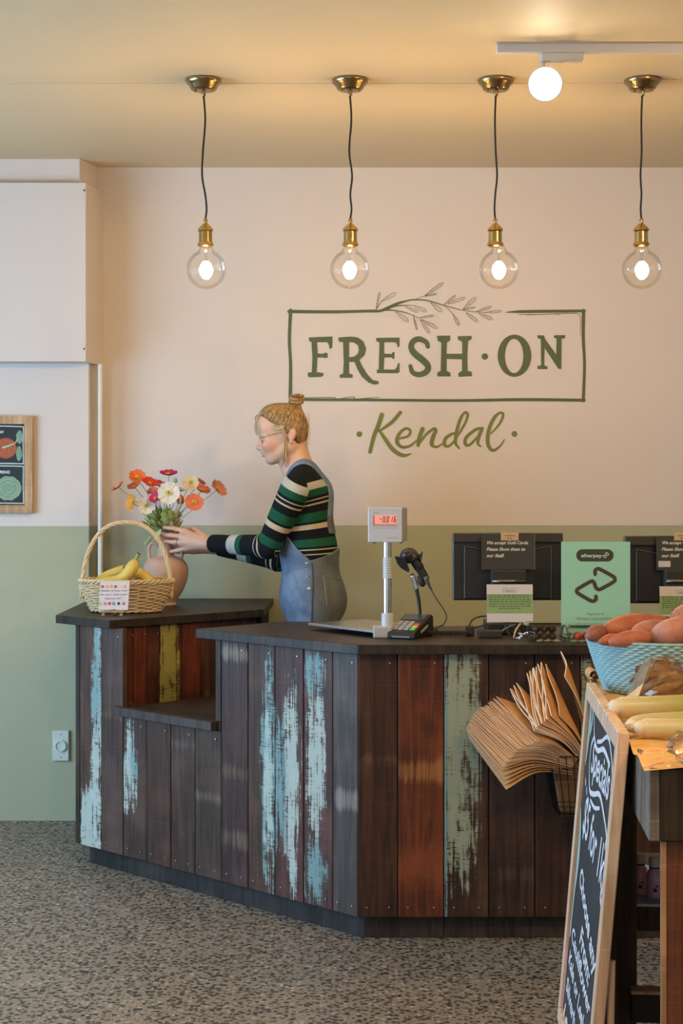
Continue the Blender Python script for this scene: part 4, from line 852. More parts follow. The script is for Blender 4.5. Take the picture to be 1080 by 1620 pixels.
def knit():
    t = NT('striped_knit'); a = t.n('ShaderNodeAttribute'); a.attribute_name = 'stripe'; x, y, z = t.sep(t.coord())
    cr = t.n('ShaderNodeValToRGB'); cr.color_ramp.interpolation = 'CONSTANT'; t.put(cr.inputs[0], a.outputs['Fac'])
    DK, GR_, WH, CRM = (.009, .012, .015, 1), (.014, .10, .055, 1), (.50, .50, .46, 1), (.60, .50, .34, 1)
    ST = [(0, DK), (.100, WH), (.150, GR_), (.198, DK), (.216, CRM), (.226, DK), (.246, CRM), (.256, DK), (.308, GR_), (.370, DK), (.386, CRM), (.418, DK), (.488, GR_), (.540, DK), (.556, CRM), (.565, DK), (.587, CRM), (.596, DK), (.694, GR_), (.724, WH), (.785, DK)]
    els = cr.color_ramp.elements; els[0].position = 0; els[0].color = DK; els[1].position = ST[1][0]; els[1].color = ST[1][1]
    for p, c in ST[2:]: e = els.new(p); e.color = c
    w = t.n('ShaderNodeTexWave'); t.put(w.inputs['Vector'], t.coord()); w.inputs['Scale'].default_value = 60; w.bands_direction = 'X'
    t.bump(t.math('ADD', w.outputs['Fac'], t.noise(t.coord(), 300, 2)), .35, .002); n = t.noise(t.coord('Object', (1, 1, 1)), 18, 3)
    return t.fin(t.mix(n, cr.outputs[0], t.mix(.3, cr.outputs[0], (0, 0, 0))), .95, 0, Specular_IOR_Level=.15)
link('jumper', me, knit(), WO, smooth=True)
# dungarees
f = Field(grid(-.33, .08, .0045), grid(6.12, 6.58, .005), np.concatenate([grid(-.01, .9, .02), grid(.92, 1.52, .004)])); torso(f, .010)
for sy in (-.085, .085): f.put(cap_(pp(497, 960, sy), pp(493, 1130, sy), .085, .070, .006), .04); f.put(cap_(pp(493, 1130, sy), (pp(497, 0, sy)[0], PD+sy, .10), .070, .062, .004), .03)
x, y, z = f.x[:, None, None], f.y[None, :, None], f.z[None, None, :]
pxx = x*F/PD+540; edge = np.interp(pxx, [425, 440, 447, 456, 470, 492, 510, 528, 541, 552], [800, 806, 830, 847, 864, 884, 879, 872, 862, 850]); ez = EYE-(edge-HY)*PD/F
bib = np.where(np.abs(y-PD) < .085, EYE-(np.interp(pxx, [430, 470, 500, 530, 545], [790, 800, 880, 872, 858])-HY)*PD/F, ez)
side = z-np.maximum(ez, bib)
strap = np.maximum(np.maximum(np.abs(np.abs(y-PD)-(.062+.0*z))-.021, -(z-1.2)), np.where(pxx > 452, -1., .02)) ; strap = np.maximum(strap, z-1.60)
f.F = np.maximum(f.F, np.minimum(side, strap).astype(np.float32))
f.F = np.maximum(f.F, (.02-z+0*x+0*y).astype(np.float32))
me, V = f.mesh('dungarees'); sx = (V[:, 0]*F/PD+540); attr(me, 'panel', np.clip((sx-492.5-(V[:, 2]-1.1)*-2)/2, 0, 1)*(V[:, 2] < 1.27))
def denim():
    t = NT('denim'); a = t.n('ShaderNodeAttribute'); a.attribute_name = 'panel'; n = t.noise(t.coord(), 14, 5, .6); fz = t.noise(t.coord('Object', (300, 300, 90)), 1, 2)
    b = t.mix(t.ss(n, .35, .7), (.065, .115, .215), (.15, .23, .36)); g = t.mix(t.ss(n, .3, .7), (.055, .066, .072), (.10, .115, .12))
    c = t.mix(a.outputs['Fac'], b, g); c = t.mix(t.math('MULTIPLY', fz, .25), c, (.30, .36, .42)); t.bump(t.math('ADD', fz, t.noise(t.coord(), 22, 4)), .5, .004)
    return t.fin(c, .85)
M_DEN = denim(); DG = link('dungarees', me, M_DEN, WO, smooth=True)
# seams, pockets and buttons follow the cloth
from mathutils.bvhtree import BVHTree
bv = BVHTree.FromPolygons([v.co[:] for v in me.vertices], [p.vertices[:] for p in me.polygons])
def oncloth(px, py, off=.001):
    o_ = Vector((0, 0, EYE)); d = (W(px, py, PD)-o_).normalized(); h = bv.ray_cast(o_, d)
    return (h[0]+h[1]*off*(1 if h[1].dot(d) < 0 else -1)) if h[0] is not None else None
def seam(pts, r=.0013, mat=None, name='seam'):
    P = [oncloth(p[0], p[1]) for p in spline(pts, 6)]; P = [p for p in P if p is not None]
    if len(P) > 2: MB().tube(P, r, 5).build(name, mat or M_SEAM, DG, smooth=True)
M_SEAM = flat('denim_seam', (.20, .25, .30), .9); M_SEAM2 = flat('tan_stitching', (.30, .26, .18), .9)
seam([(492.5, 885), (495, 920), (494, 950), (493, 982)], .0022, flat('dark_seam', (.035, .05, .075), .9)); seam([(456, 847), (470, 864), (481, 875), (491, 884)], .0018); seam([(493, 884.5), (510, 880), (528, 873), (540, 864)], .0018)
seam([(441, 911), (460, 903), (480, 897), (490, 895)], .0014); seam([(464, 905), (470, 925), (480, 945), (492, 958)], .0015); seam([(441, 906), (470, 898), (490, 891)], .001, M_SEAM2)
seam([(511, 911), (525, 914), (538, 918)], .0014, M_SEAM2, 'pocket_edge'); seam([(511, 911), (514, 930), (517, 960)], .0014, M_SEAM2, 'pocket_edge')
M_BUT = flat('silver_button', (.6, .6, .58), .3, .7)
for px, py, r in ((485, 891, .006), (489, 931.5, .0085), (486, 912, .004)):
    p = oncloth(px, py, .001)
    if p is not None: MB().lathe([(.0001, -.003), (r*.5, -.004), (r*.8, -.003), (r, 0)], p, 16, Matrix.Rotation(-PI/2, 3, 'X')).build('button', M_BUT, DG, smooth=True)
# hair
f = Field(grid(-.36, -.10, .0028), grid(6.24, 6.46, .0032), grid(1.47, 1.76, .0028))
f.put(ell_(hc(450, 673.5), (.0885, .0735, .0885)), .02); f.put(ell_(hc(463, 688), (.056, .066, .062)), .025); f.put(ell_(hc(432, 664), (.060, .062, .060)), .02)
x, y, z = f.x[:, None, None], f.y[None, :, None], f.z[None, None, :]; px_, py_ = x*F/PD+540, (EYE-z)*F/PD+HY
hl = np.interp(py_, [640, 655, 666, 676, 684, 700, 712, 722], [405, 409, 424, 441, 453, 469, 473, 480])
hl = hl-np.clip(1-np.abs(y-PD)/.045, 0, 1)*np.where(py_ < 668, 14, 0)
cut = (hl-px_)*PD/F*.8
f.F = np.maximum(f.F, cut.astype(np.float32)); f.F = np.maximum(f.F, ((py_-716)*PD/F*.8+0*x+0*y).astype(np.float32))
f.put(ell_(hc(468.5, 631), (.029, .026, .0215)), .004); f.put(cap_(hc(468.5, 636), hc(466.5, 645), .015, .026), .006)
def hairm(name, lo, hi):
    t = NT(name); a = t.noise(t.coord('Object', (70, 70, 26)), 1.1, 5, .6); c = t.mix(t.ss(a, .3, .7), lo, hi); t.bump(a, .08, .001); return t.fin(c, .55, 0, Specular_IOR_Level=.3)
M_H3 = [hairm('hair_brown', (.13, .075, .038), (.20, .115, .055)), hairm('hair_honey', (.26, .155, .07), (.38, .24, .11)), hairm('hair_blonde', (.42, .28, .13), (.58, .42, .22))]
M_HAIR = hairm('hair_base', (.15, .085, .042), (.27, .165, .08)); me, V = f.mesh('hair'); HR = link('hair', me, M_HAIR, WO, smooth=True)
hv = BVHTree.FromPolygons([v.co[:] for v in me.vertices], [p.vertices[:] for p in me.polygons])
rr = random.Random(3); bun = Vector(hc(468, 640)); cen = Vector(hc(452, 676)); ms = [MB(), MB(), MB()]
starts = []
for i in range(560):
    m = ms[rr.choice((0, 0, 1, 1, 2))]
    u = rr.random(); sg = rr.choice((-1, -1, 1)); a = np.interp(u, [0, .25, .5, .75, 1], [0, 1, 2, 3, 4])
    ln = [(410, 662), (423, 663), (441, 676), (456, 684), (474, 712)]; k = min(3, int(a)); fr = a-k; q_ = (ln[k][0]+(ln[k+1][0]-ln[k][0])*fr, ln[k][1]+(ln[k+1][1]-ln[k][1])*fr)
    yy = sg*np.interp(u, [0, .25, .5, 1], [.02, .045, .07, .05])*rr.uniform(.75, 1.1); st = Vector(hc(q_[0]+rr.uniform(-3, 3), q_[1]+rr.uniform(-5, 5), yy)); P = []; ba = rr.uniform(0, 6.28); wv = rr.uniform(-.006, .006); tg = bun+Vector((.018*math.cos(ba), .018*math.sin(ba), -.002))
    for j in range(9):
        t_ = j/8; p = st.lerp(tg, t_)+Vector((wv, wv*.6, wv))*math.sin(t_*PI); d = (p-cen).normalized(); h = hv.ray_cast(cen+d*.3, -d)
        if h[0] is not None and h[0].z < bun.z+.001: P.append(h[0]+d*(.0010 if j < 8 else 0))
    if len(P) > 4: m.tube(P, [.0008]+[rr.uniform(.0007, .0014)]*(len(P)-2)+[.001], 5)
for i in range(26):   # coils of the bun
    a0 = rr.uniform(0, 6.28); tl = rr.uniform(-.6, .6); rad = rr.uniform(.85, 1.03); c0 = Vector(hc(468.5, 631)); P = []; m = ms[i % 3]
    for j in range(10): b = a0+j*.5; P.append(c0+Vector((.029*rad*math.cos(b), .027*rad*math.sin(b)*math.cos(tl), .0215*rad*math.sin(b)*math.sin(tl)+.012*math.sin(b*.5+i))))
    m.tube(P, .0022, 5)
for m, mt in zip(ms, M_H3): m.build('hair_strands', mt, HR, smooth=True)
LB = NT('light_blonde'); M_HL = LB.fin(LB.mix(LB.noise(LB.coord('Object', (120, 120, 30)), 1, 3), (.40, .27, .13), (.74, .60, .38)), .45)
m = MB()
for i in range(46):   # thin hair swept back over the temple
    a = rr.uniform(0, 1); y0 = 660+a*14; yy = -.052-a*.012
    m.tube(spline([hc(413+a*12, y0-rr.uniform(2, 6), yy*.75), hc(424+a*8, y0+rr.uniform(0, 6), yy-.004), hc(440+a*4, y0+4+rr.uniform(0, 6), yy-.013), hc(455, 668+rr.uniform(-6, 8), -.072)], 4), [.0004]*2+[rr.uniform(.0006, .0012)]*10+[.0004], 4)
for i in range(34):   # fringe falling over the forehead
    u = i/33; yy = (u-.5)*.085+rr.uniform(-.004, .004); x0 = rr.uniform(411, 424); e = (rr.uniform(402, 413), rr.uniform(681, 693)); e = (e[0]+abs(u-.5)*14, e[1])
    m.tube(spline([hc(x0+8, 650+rr.uniform(-2, 2), yy*.8), hc(x0-5-rr.uniform(0, 4), 659, yy), hc(e[0]-1, 672, yy*1.05), hc(e[0], e[1], yy*1.1)], 4), [rr.uniform(.0010, .0017)]*12+[.0004], 4)
for i in range(26):   # loose wisps in front of the ear
    a = rr.uniform(0, 1); yy = -.064-rr.uniform(0, .012)
    m.tube(spline([hc(436+a*10, 664+a*8, yy+.008), hc(446+a*6, 682, yy-.004), hc(449+a*5, 700, yy), hc(446+a*8, 720+rr.uniform(-4, 4), yy+.008), hc(441+a*14, 737+rr.uniform(-8, 6), yy+.022)], 4), [.0004]*2+[rr.uniform(.0007, .0013)]*14+[.0004], 4)
for i in range(10): m.tube(spline([hc(480, 655+i*2, -.03+.006*i), hc(486+rr.uniform(0, 5), 655+i*3, -.02), hc(484+rr.uniform(-2, 4), 690+i*3, -.02)], 4), [.0006]*9, 4)
m.build('loose_wisps', M_HL, HR, smooth=True)
MB().lathe([(.020, -.003), (.023, 0), (.020, .003)], hc(468, 638.5), 20).build('hair_tie', flat('grey_tie', (.35, .36, .42), .7), HR, smooth=True)
# glasses
GO = flat('gold_rim', (.70, .52, .22), .25, 1.0); gl = MB()
def rim(sg): return [Vector(hc(414.0+.9*math.sin(a)*.0-abs(math.cos(a))*0+(1-math.cos(a))*.9*1.2, 697+5.6*math.sin(a)*1.0-1.5, sg*(.031-.0175*math.cos(a)*-1*-1))) for a in [k*PI/10 for k in range(21)]]
for sg in (-1, 1): gl.tube(rim(sg), .0013, 6, cap=False)
gl.tube([hc(413.0, 693, -.012), hc(411.2, 692, 0), hc(413.0, 693, .012)], .0010, 6)
for sg in (-1, 1): gl.tube(spline([hc(415.5, 691.5, sg*.049), hc(423, 689.5, sg*.062), hc(440, 686, sg*.071), hc(458, 684, sg*.074), hc(464, 690, sg*.072)], 5), .0011, 6)
GG = gl.build('glasses', GO, WO, smooth=True)
for sg in (-1, 1):
    m = MB(); q = rim(sg)[:-1]; m.add(q, [tuple(range(len(q)))]); m.build('lens', thin_glass('spectacle_lens', (.98, .98, .98), .6), GG)
m = MB(); cR = Vector(hc(274, 0)); a_ = qq(283.5, 857, 6.465); b_ = qq(277, 857, 6.478)
dR = Vector(b_-a_).normalized(); rq = dR.to_track_quat('Z', 'Y').to_matrix(); MB().lathe([(.0105, -.0018), (.0118, 0), (.0105, .0018)], Vector((a_+b_)/2), 20, rq).build('ring', GO, WO, smooth=True)
# shoes
m = MB()
for sy in (-.085, .085):
    fx = pp(497, 0)[0]+.045; MB().ball((fx-.06, PD+sy, .048), (.135, .05, .048), 16, 10).build('shoe', flat('dark_shoe', (.03, .03, .03), .5), WO, smooth=True)
# ================================================================== VASE AND FLOWERS
VC = Vector((W(262, 0, 6.55).x, 6.55, CZ))
o = thing('vase', 'round terracotta-pink vase with two small handles holding the poppies', 'vase', VC)
def m_clay():
    t = NT('pink_clay'); n = t.noise(t.coord(), 40, 5); t.bump(t.noise(t.coord(), 90, 4), .25, .002); return t.fin(t.mix(n, (.46, .29, .23), (.58, .39, .31)), .75)
M_CLAY = m_clay()
vp = [(.0005, 0), (.040, 0), (.042, .004), (.041, .012), (.052, .030), (.072, .062), (.086, .100), (.090, .132), (.086, .156), (.074, .176), (.055, .188), (.038, .194), (.0335, .204), (.032, .225), (.0325, .255), (.036, .278), (.040, .288), (.0385, .291), (.034, .286), (.030, .26), (.029, .22), (.0005, .19)]
MB().lathe([tuple(q) for q in spline(vp, 3)], VC, 48).build('vase_body', M_CLAY, o, smooth=True)
for sg in (-1, 1): MB().tube(spline([VC+Vector((sg*.030, -.008, .238)), VC+Vector((sg*.050, -.010, .246)), VC+Vector((sg*.063, -.010, .236)), VC+Vector((sg*.066, -.010, .215)), VC+Vector((sg*.064, -.010, .190)), VC+Vector((sg*.060, -.008, .178))], 6), .0075, 12).build('handle', M_CLAY, o, smooth=True)
M_STEM = flat('poppy_stem', (.13, .18, .09), .7); M_LEAF = [flat('leaf_green', (.26, .36, .10), .55, var=.3), flat('leaf_sage', (.46, .50, .27), .6, var=.3), flat('leaf_olive', (.50, .46, .20), .6, var=.3)]
def petal_mesh(name, r, cup, seed):
    rr = random.Random(seed); nu, nv = 7, 5; vs = []
    for i in range(nv):
        v = i/(nv-1)
        for j in range(nu):
            a = (j/(nu-1)-.5)*1.55; rad = r*v*(1+.06*math.sin(j*2.4+seed)+rr.uniform(-.03, .03)*v)
            vs.append((rad*math.cos(a)*(1-.12*cup*v), rad*math.sin(a), cup*r*.75*v**1.8+r*.07*v*math.sin(j*2.1+seed)))
    return MB().add(vs, [(i*nu+j, i*nu+j+1, (i+1)*nu+j+1, (i+1)*nu+j) for i in range(nv-1) for j in range(nu-1)]).mesh(name)
PCOL = {'salmon': (.72, .27, .17), 'orange': (.82, .16, .025), 'red': (.70, .035, .018), 'coral': (.78, .20, .11), 'amber': (.85, .33, .02), 'magenta': (.62, .015, .13), 'pink': (.72, .07, .20), 'white': (.80, .76, .66), 'cream': (.82, .72, .48)}
def pmat(n):
    if 'petal_'+n in MC: return MC['petal_'+n]
    t = NT('petal_'+n); c = PCOL[n]; nz = t.noise(t.coord('Object', (60, 60, 60)), 2, 4); MC['petal_'+n] = t.fin(t.mix(nz, tuple(q*.72 for q in c), c), .6, 0, Transmission_Weight=0, Subsurface_Weight=0); return MC['petal_'+n]
M_YC = flat('poppy_anthers', (.75, .52, .04), .7, var=.4, sc=300); M_GC = flat('poppy_pistil', (.14, .17, .04), .6)
PO = [('salmon', 188, 771, 12, (-.6, -.3, .7), 'salmon poppy tilted sideways, leftmost of the bunch', 0), ('orange', 217, 756, 13, (.1, -.75, .65), 'orange-red poppy with yellow centre at upper left of the bunch', -.03), ('red', 236, 766, 13, (.3, -.5, .8), 'bright red poppy at upper left beside the magenta ones', -.04),
 ('coral', 213, 771, 11, (-.3, -.5, .8), 'coral poppy half hidden under the orange-red one', .02), ('amber', 211, 795, 13, (-.7, -.6, .1), 'golden orange cupped poppy hanging at the left of bunch', -.05), ('magenta', 266, 752, 14, (.05, -.25, .95), 'magenta poppy on the tallest stem at the top', 0),
 ('pink', 252, 769, 12, (.3, -.3, .9), 'hot pink poppy beneath the topmost magenta one', .03), ('coral', 242, 779, 9, (-.1, -.6, .7), 'small coral poppy between the red and magenta poppies', .0), ('magenta', 246.5, 789, 10, (-.2, -.7, .5), 'small magenta poppy left of the big white one', -.06),
 ('white', 267, 780, 17, (0, -.97, .2), 'largest white poppy with yellow centre facing front, middle of bunch', -.07), ('white', 231, 800, 13, (.25, -.93, .15), 'white poppy with yellow centre low at the left of the bunch', -.05), ('cream', 301, 764, 12, (.15, -.9, .3), 'cream poppy with yellow centre at upper right of the bunch', 0),
 ('salmon', 317, 764, 8, (.5, .3, .8), 'small pale salmon poppy behind the cream one', .06), ('coral', 319, 777, 13, (.35, -.4, .8), 'coral poppy right of the cream one, spread wide open', .02), ('coral', 307, 795, 14, (.2, -.8, .4), 'ruffled coral poppy low at the right of the bunch', -.04),
 ('salmon', 343, 775, 15, (.65, -.45, .55), 'salmon poppy tilted sideways, rightmost of the bunch', -.01), ('cream', 284, 777, 9, (.2, -.2, .9), 'small cream poppy behind the large white one', .06)]
mouth = VC+Vector((0, 0, .285)); GP = 'poppies in the clay vase'
def stem(tip, par, i, r=.0012):
    rr = random.Random(i); b = VC+Vector((rr.uniform(-.015, .015), rr.uniform(-.012, .012), .15)); mo = mouth+Vector((rr.uniform(-.022, .022), rr.uniform(-.015, .02), .0)); md = mo.lerp(tip, .55)+Vector((rr.uniform(-.008, .008), 0, .012))
    MB().tube(spline([b, mo, md, tip], 5), r, 6).build('stem', M_STEM, par, smooth=True)
for i, (c, px, py, r, fc, lab, dy) in enumerate(PO):
    D = 6.53+dy; p = W(px, py, D); R_ = r*1.06*D/F; fn = Vector(fc).normalized(); M3 = fn.to_track_quat('Z', 'X').to_matrix().to_4x4()
    o = thing('poppy', lab, 'flower', p, GP); cup = .15 if fn.y < -.85 else .5
    mes = [petal_mesh('petal', R_, cup, i*3+k) for k in range(2)]
    for k in range(5):
        me = mes[k % 2]; ob = link('petal', me, pmat(c), o, local=True, smooth=True)
        ob.matrix_local = M3 @ Matrix.Rotation(k*2*PI/5+.3*i, 4, 'Z') @ Matrix.Translation((0, 0, (k % 2)*.0015))
    cm = MB(); rr = random.Random(i)
    for k in range(26): a = rr.uniform(0, 6.28); q = rr.uniform(.10, .26)*R_; v = M3 @ Vector((q*math.cos(a), q*math.sin(a), R_*(.16+cup*.12))); cm.ball(p+v, R_*.05, 5, 4)
    cm.build('anthers', M_YC, o)['kind'] = 'stuff'
    MB().ball(p+fn*R_*.1, (R_*.13,)*3, 8, 6).build('seed_head', M_GC, o, smooth=True)
    stem(p, o, i)
for nm, px, py, r, col, lab in (('poppy_bud', 285, 790, 6.5, 'red', 'half-open red poppy bud right of the large white poppy'), ('poppy_bud', 277.5, 760, 3.6, 'green', 'closed green poppy bud beside the topmost magenta poppy')):
    D = 6.5; p = W(px, py, D); R_ = r*D/F; o = thing(nm, lab, 'flower bud', p, 'poppy buds in the vase')
    MB().ball(p, (R_*.85, R_*.85, R_*1.2), 12, 8).build('bud', pmat('red') if col == 'red' else M_LEAF[0], o, smooth=True)
    if col == 'red':
        for k in range(3): MB().ball(p+Vector((R_*.7*math.cos(k*2.1+.6), R_*.7*math.sin(k*2.1+.6), -R_*.2)), (R_*.35, R_*.35, R_*1.0), 8, 6).build('sepal', M_LEAF[1], o, smooth=True)
    stem(p, o, 50+px)
def leafmesh(L, w, bend, lob=0):
    vs = []; n = 8
    for i in range(n+1):
        u = i/n; ww = w*math.sin(PI*min(1, u*.94+.05))**.8*(1+lob*.35*math.cos(i*PI)); z = bend*u*u*L
        for s_ in (-1, 0, 1): vs.append((u*L, s_*ww, z+abs(s_)*w*.25))
    return MB().add(vs, [(i*3+j, i*3+j+1, (i+1)*3+j+1, (i+1)*3+j) for i in range(n) for j in (0, 1)]).mesh('leaf')
o = thing('leaf_bunch', 'green leafy foliage tucked round the vase mouth beneath the poppies', 'foliage', mouth)
lm = [leafmesh(.070, .010, .1, 1), leafmesh(.055, .013, -.15, 0), leafmesh(.048, .009, .2, 1)]; rr = random.Random(11)
for i in range(110):
    a = rr.uniform(0, 2*PI); el = rr.uniform(.45, 1.4); st = mouth+Vector((math.cos(a)*rr.uniform(.005, .045)+.004, math.sin(a)*rr.uniform(.005, .03), rr.uniform(0, .035)))
    if math.cos(a) > .2 and el < .8: el = 1.0
    ob = link('leaf', lm[i % 3], None, o, local=True, smooth=True); ob.location = st-mouth; ob.rotation_euler = (rr.uniform(-.6, .6), -el, a); s_ = rr.uniform(.8, 1.35); ob.scale = (s_,)*3
    if not lm[i % 3].materials: lm[i % 3].materials.append(M_LEAF[i % 3])
for px, py, dx, dz, mi, s_ in ((243, 838, -.9, .30, 0, 1.25), (250, 846, -.6, -.45, 1, 1.1), (240, 846, -.35, -.6, 0, .9), (255, 838, -.2, -.3, 1, .9), (247, 834, -.8, .7, 0, 1.1)):
    ob = link('leaf', lm[mi], None, o, local=True, smooth=True); st = W(px, py, 6.49); ob.location = st-mouth; ob.rotation_euler = Vector((dx, -.25, dz)).to_track_quat('X', 'Z').to_euler(); ob.scale = (s_,)*3

# ================================================================== FRUIT BASKET
BX, BY = W(200, 0, 6.20).x, 6.20; bc_ = Vector((BX, BY, CZ))
o = thing('fruit_basket', 'pale wicker basket with tall arched handle holding bananas', 'basket', bc_)
def m_wick():
    t = NT('wicker'); n = t.noise(t.coord('Object', (60, 60, 60)), 1, 3); return t.fin(t.mix(n, (.52, .36, .19), (.80, .62, .38)), .6)
M_WK = m_wick(); rxT, ryT, rxB, ryB, HB = .173, .115, .125, .085, .108
def shell(a, v, off=0):
    k = v**.7; rx_ = rxB+(rxT-rxB)*k+off; ry_ = ryB+(ryT-ryB)*k+off; return bc_+Vector((rx_*math.cos(a), ry_*math.sin(a), .004+v*HB))
NS = 26; stk = MB()
for i in range(NS): a = i*2*PI/NS; stk.tube([shell(a, v/6) for v in range(7)], .0022, 5)
stk.build('wicker_stakes', M_WK, o, smooth=True)['kind'] = 'stuff'
nrow = 17
for r_ in range(nrow):
    v = (r_+.5)/nrow; m = MB(); P = []
    for k in range(NS*6+1): a = k/(NS*6)*2*PI; w_ = math.sin(a*NS/2*1+PI*r_)*.0045; P.append(shell(a, v, w_)+Vector((0, 0, .0012*math.sin(a*9+r_*2))))
    m.tube(P, .0033, 5); m.build('wicker_strand', M_WK, o, smooth=True)
for j in range(3):
    P = [shell(k/160*2*PI, 1.0, .002+.005*math.cos(k/160*2*PI*16+j*2.094))+Vector((0, 0, .006+.006*math.sin(k/160*2*PI*16+j*2.094))) for k in range(161)]; MB().tube(P, .0042, 6).build('rim_braid', M_WK, o, smooth=True)
for j in range(2):
    P = [shell(k/120*2*PI, .02, .001+.004*math.cos(k/120*2*PI*14+j*PI))+Vector((0, 0, .002+.003*math.sin(k/120*2*PI*14+j*PI))) for k in range(121)]; MB().tube(P, .004, 6).build('base_braid', M_WK, o, smooth=True)
MB().lathe([(.0005, .003), (1, .003), (1, .006), (.0005, .006)], bc_, 32, sx=rxB-.004, sy=ryB-.004).build('basket_base', M_WK, o)
def arch(u):
    a = PI*u; s_ = abs(math.cos(a))**.85*(1 if math.cos(a) > 0 else -1); return bc_+Vector((s_*.168, 0, .05+.287*math.sin(a)**.85))
for j in range(4):
    P = []
    for k in range(121):
        u = k/120; p = arch(u); a = PI*u; ph = u*34+j*PI/2; nr = Vector((math.cos(a), 0, math.sin(a))); P.append(p+nr*.0052*math.cos(ph)+Vector((0, .0052*math.sin(ph), 0)))
    MB().tube(P, .0042, 6).build('handle_strand', M_WK, o, smooth=True)
for sg in (-1, 1): MB().lathe([(.0115, 0), (.0135, .004), (.0115, .008), (.0135, .012), (.0115, .016), (.0135, .02), (.0115, .024)], arch(.03 if sg > 0 else .97)+Vector((0, 0, -.008)), 14).build('handle_binding', flat('binding', (.62, .40, .24), .6), o, smooth=True)
def m_ban():
    t = NT('banana_skin'); n = t.noise(t.coord(), 30, 3); sp = t.noise(t.coord(), 220, 2); c = t.mix(n, (.62, .42, .07), (.72, .56, .14)); c = t.mix(t.math('MULTIPLY', t.ss(sp, .66, .74), .6), c, (.22, .12, .04)); return t.fin(c, .45)
M_BAN = m_ban(); M_BST = flat('banana_stem', (.30, .33, .07), .6); M_TIP = flat('banana_tip', (.06, .05, .03), .8)
def banana(pts, r, lab, group='bananas in the wicker basket'):
    P = spline(pts, 6); n = len(P); o = thing('banana', lab, 'fruit', Vector(P[0]), group); k0 = int(n*.2)
    rs = []
    for i in range(n):
        u = i/(n-1); rs.append(r*min(1, max(.30, (u-.10)/.22)) if u < .6 else r*min(1, max(.3, (1-u)/.20+.15)))
    MB().tube(P[k0:], rs[k0:], 6).build('peel', M_BAN, o, smooth=True); MB().tube(P[:k0+1], [rs[i]*.98 for i in range(k0+1)], 6).build('stalk', M_BST, o, smooth=True)
    MB().tube([P[0], P[0]+(P[0]-P[1])*.6], [rs[0]*1.1, rs[0]*1.0], 6).build('stalk_end', M_TIP, o); return o
bw = lambda px, py, d: W(px, py, d)
banana([bw(219, 876, 6.18), bw(214, 886, 6.18), bw(207, 901, 6.17), bw(193, 916, 6.17), bw(172, 921, 6.18), bw(150, 918, 6.20)], .0245, 'yellow banana with green stalk pointing up above the basket')
banana([bw(196, 897, 6.24), bw(207, 902, 6.24), bw(222, 908, 6.23), bw(234, 918, 6.22), bw(243, 932, 6.20)], .0235, 'yellow banana curving down at the right inside of the basket')
banana([bw(213, 895, 6.27), bw(203, 900, 6.27), bw(188, 904, 6.27), bw(168, 912, 6.27), bw(148, 924, 6.25)], .022, 'pale yellow banana lying behind the upright one')
def blobfruit(px, py, d, r, lab, mat, name='peach'):
    o = thing(name, lab, 'fruit', W(px, py, d)); p = W(px, py, d); vs = MB().ball(p, (r, r, r*.94), 18, 12)
    vs.build('flesh', mat, o, smooth=True); MB().tube([p+Vector((0, 0, r*.85)), p+Vector((.003, 0, r*1.05))], .0015, 5).build('stalk', M_TIP, o)
MPE = flat('peach_skin', (.70, .30, .13), .6, var=.35, sc=40)
blobfruit(187, 932, 6.155, .030, 'orange peach resting low in the basket behind the small card', MPE); blobfruit(157, 931, 6.18, .028, 'peach at the left end inside the basket', MPE); blobfruit(215, 938, 6.17, .028, 'dark plum in the shade between the bananas', flat('plum', (.07, .03, .03), .4), 'plum'); blobfruit(190, 946, 6.23, .036, 'orange lying at the bottom of the basket', flat('orange_peel', (.72, .28, .04), .5), 'orange')
# small card on an easel
D = 6.02; o = thing('sign_card', 'small pink-white fruit sign on a wooden easel before the basket', 'sign', (W(180, 0, D).x, D, CZ))
cf = lambda x, y, k=0: Vector((W(115+x/6.17, 0, D).x, D+(W(0, 966, D).z-W(0, 820+y/6.17, D).z)*-.12*-1*-1-k, W(0, 820+y/6.17, D).z))
MB().hexa([cf(250, 888), cf(538, 893), cf(552, 612), cf(268, 617)], (0, .003, 0)).build('card', flat('pinkish_card', (.64, .58, .58), .6, var=.02), o)
MI = flat('purple_ink', (.16, .09, .16), .7)
rt = (cf(552, 700)-cf(268, 703)).normalized(); upv = (cf(268, 617)-cf(250, 888)).normalized()
for l, y, x, wd in (('Basket of free fruit', 716, 272, 252), ('for your little ones', 753, 266, 258), ('help yourself!', 790, 308, 160)): text(l, .0088, MI, 'lettering', o, cf(x, y, .001), rt, upv, shear=.25, width=wd/6.17*D/F)
FC = {'r': (.55, .06, .03), 'o': (.80, .28, .06), 'y': (.85, .60, .25), 'g': (.25, .50, .08), 'b': (.04, .12, .30), 'p': (.70, .10, .18), 'd': (.06, .04, .12)}
for k, (x, c) in enumerate(zip((287, 331, 373, 414, 458, 504), 'rooryo')): m = MB(); disc(m, x, 668, 14, lambda a, b: cf(a, b, .0008), 12); m.build('printed_fruit', flat('fc_'+c, FC[c], .7), o)
for k, (x, c) in enumerate(zip((268, 316, 358, 400, 447, 496), 'gprbdr')): m = MB(); disc(m, x, 832, 15, lambda a, b: cf(a, b, .0008), 12); m.build('printed_fruit', flat('fc_'+c, FC[c], .7), o); 
m = MB()
for x, y in ((268, 832), (316, 832), (400, 832), (496, 832), (331, 668), (504, 668)): disc(m, x+2, y-2, 6, lambda a, b: cf(a, b, .0013), 10)
m.build('fruit_highlights', flat('fc_w', (.7, .66, .6), .7), o)['kind'] = 'stuff'
EW = wood('easel_wood', (.75, .55, .33), (.5, .34, .18), 1, off=40)
a, b = cf(282, 905), cf(500, 908); MB().box((a.x-.003, D-.010, a.z-.006), (b.x+.003, D+.004, a.z+.002)).build('ledge', EW, o, bevel=.001)
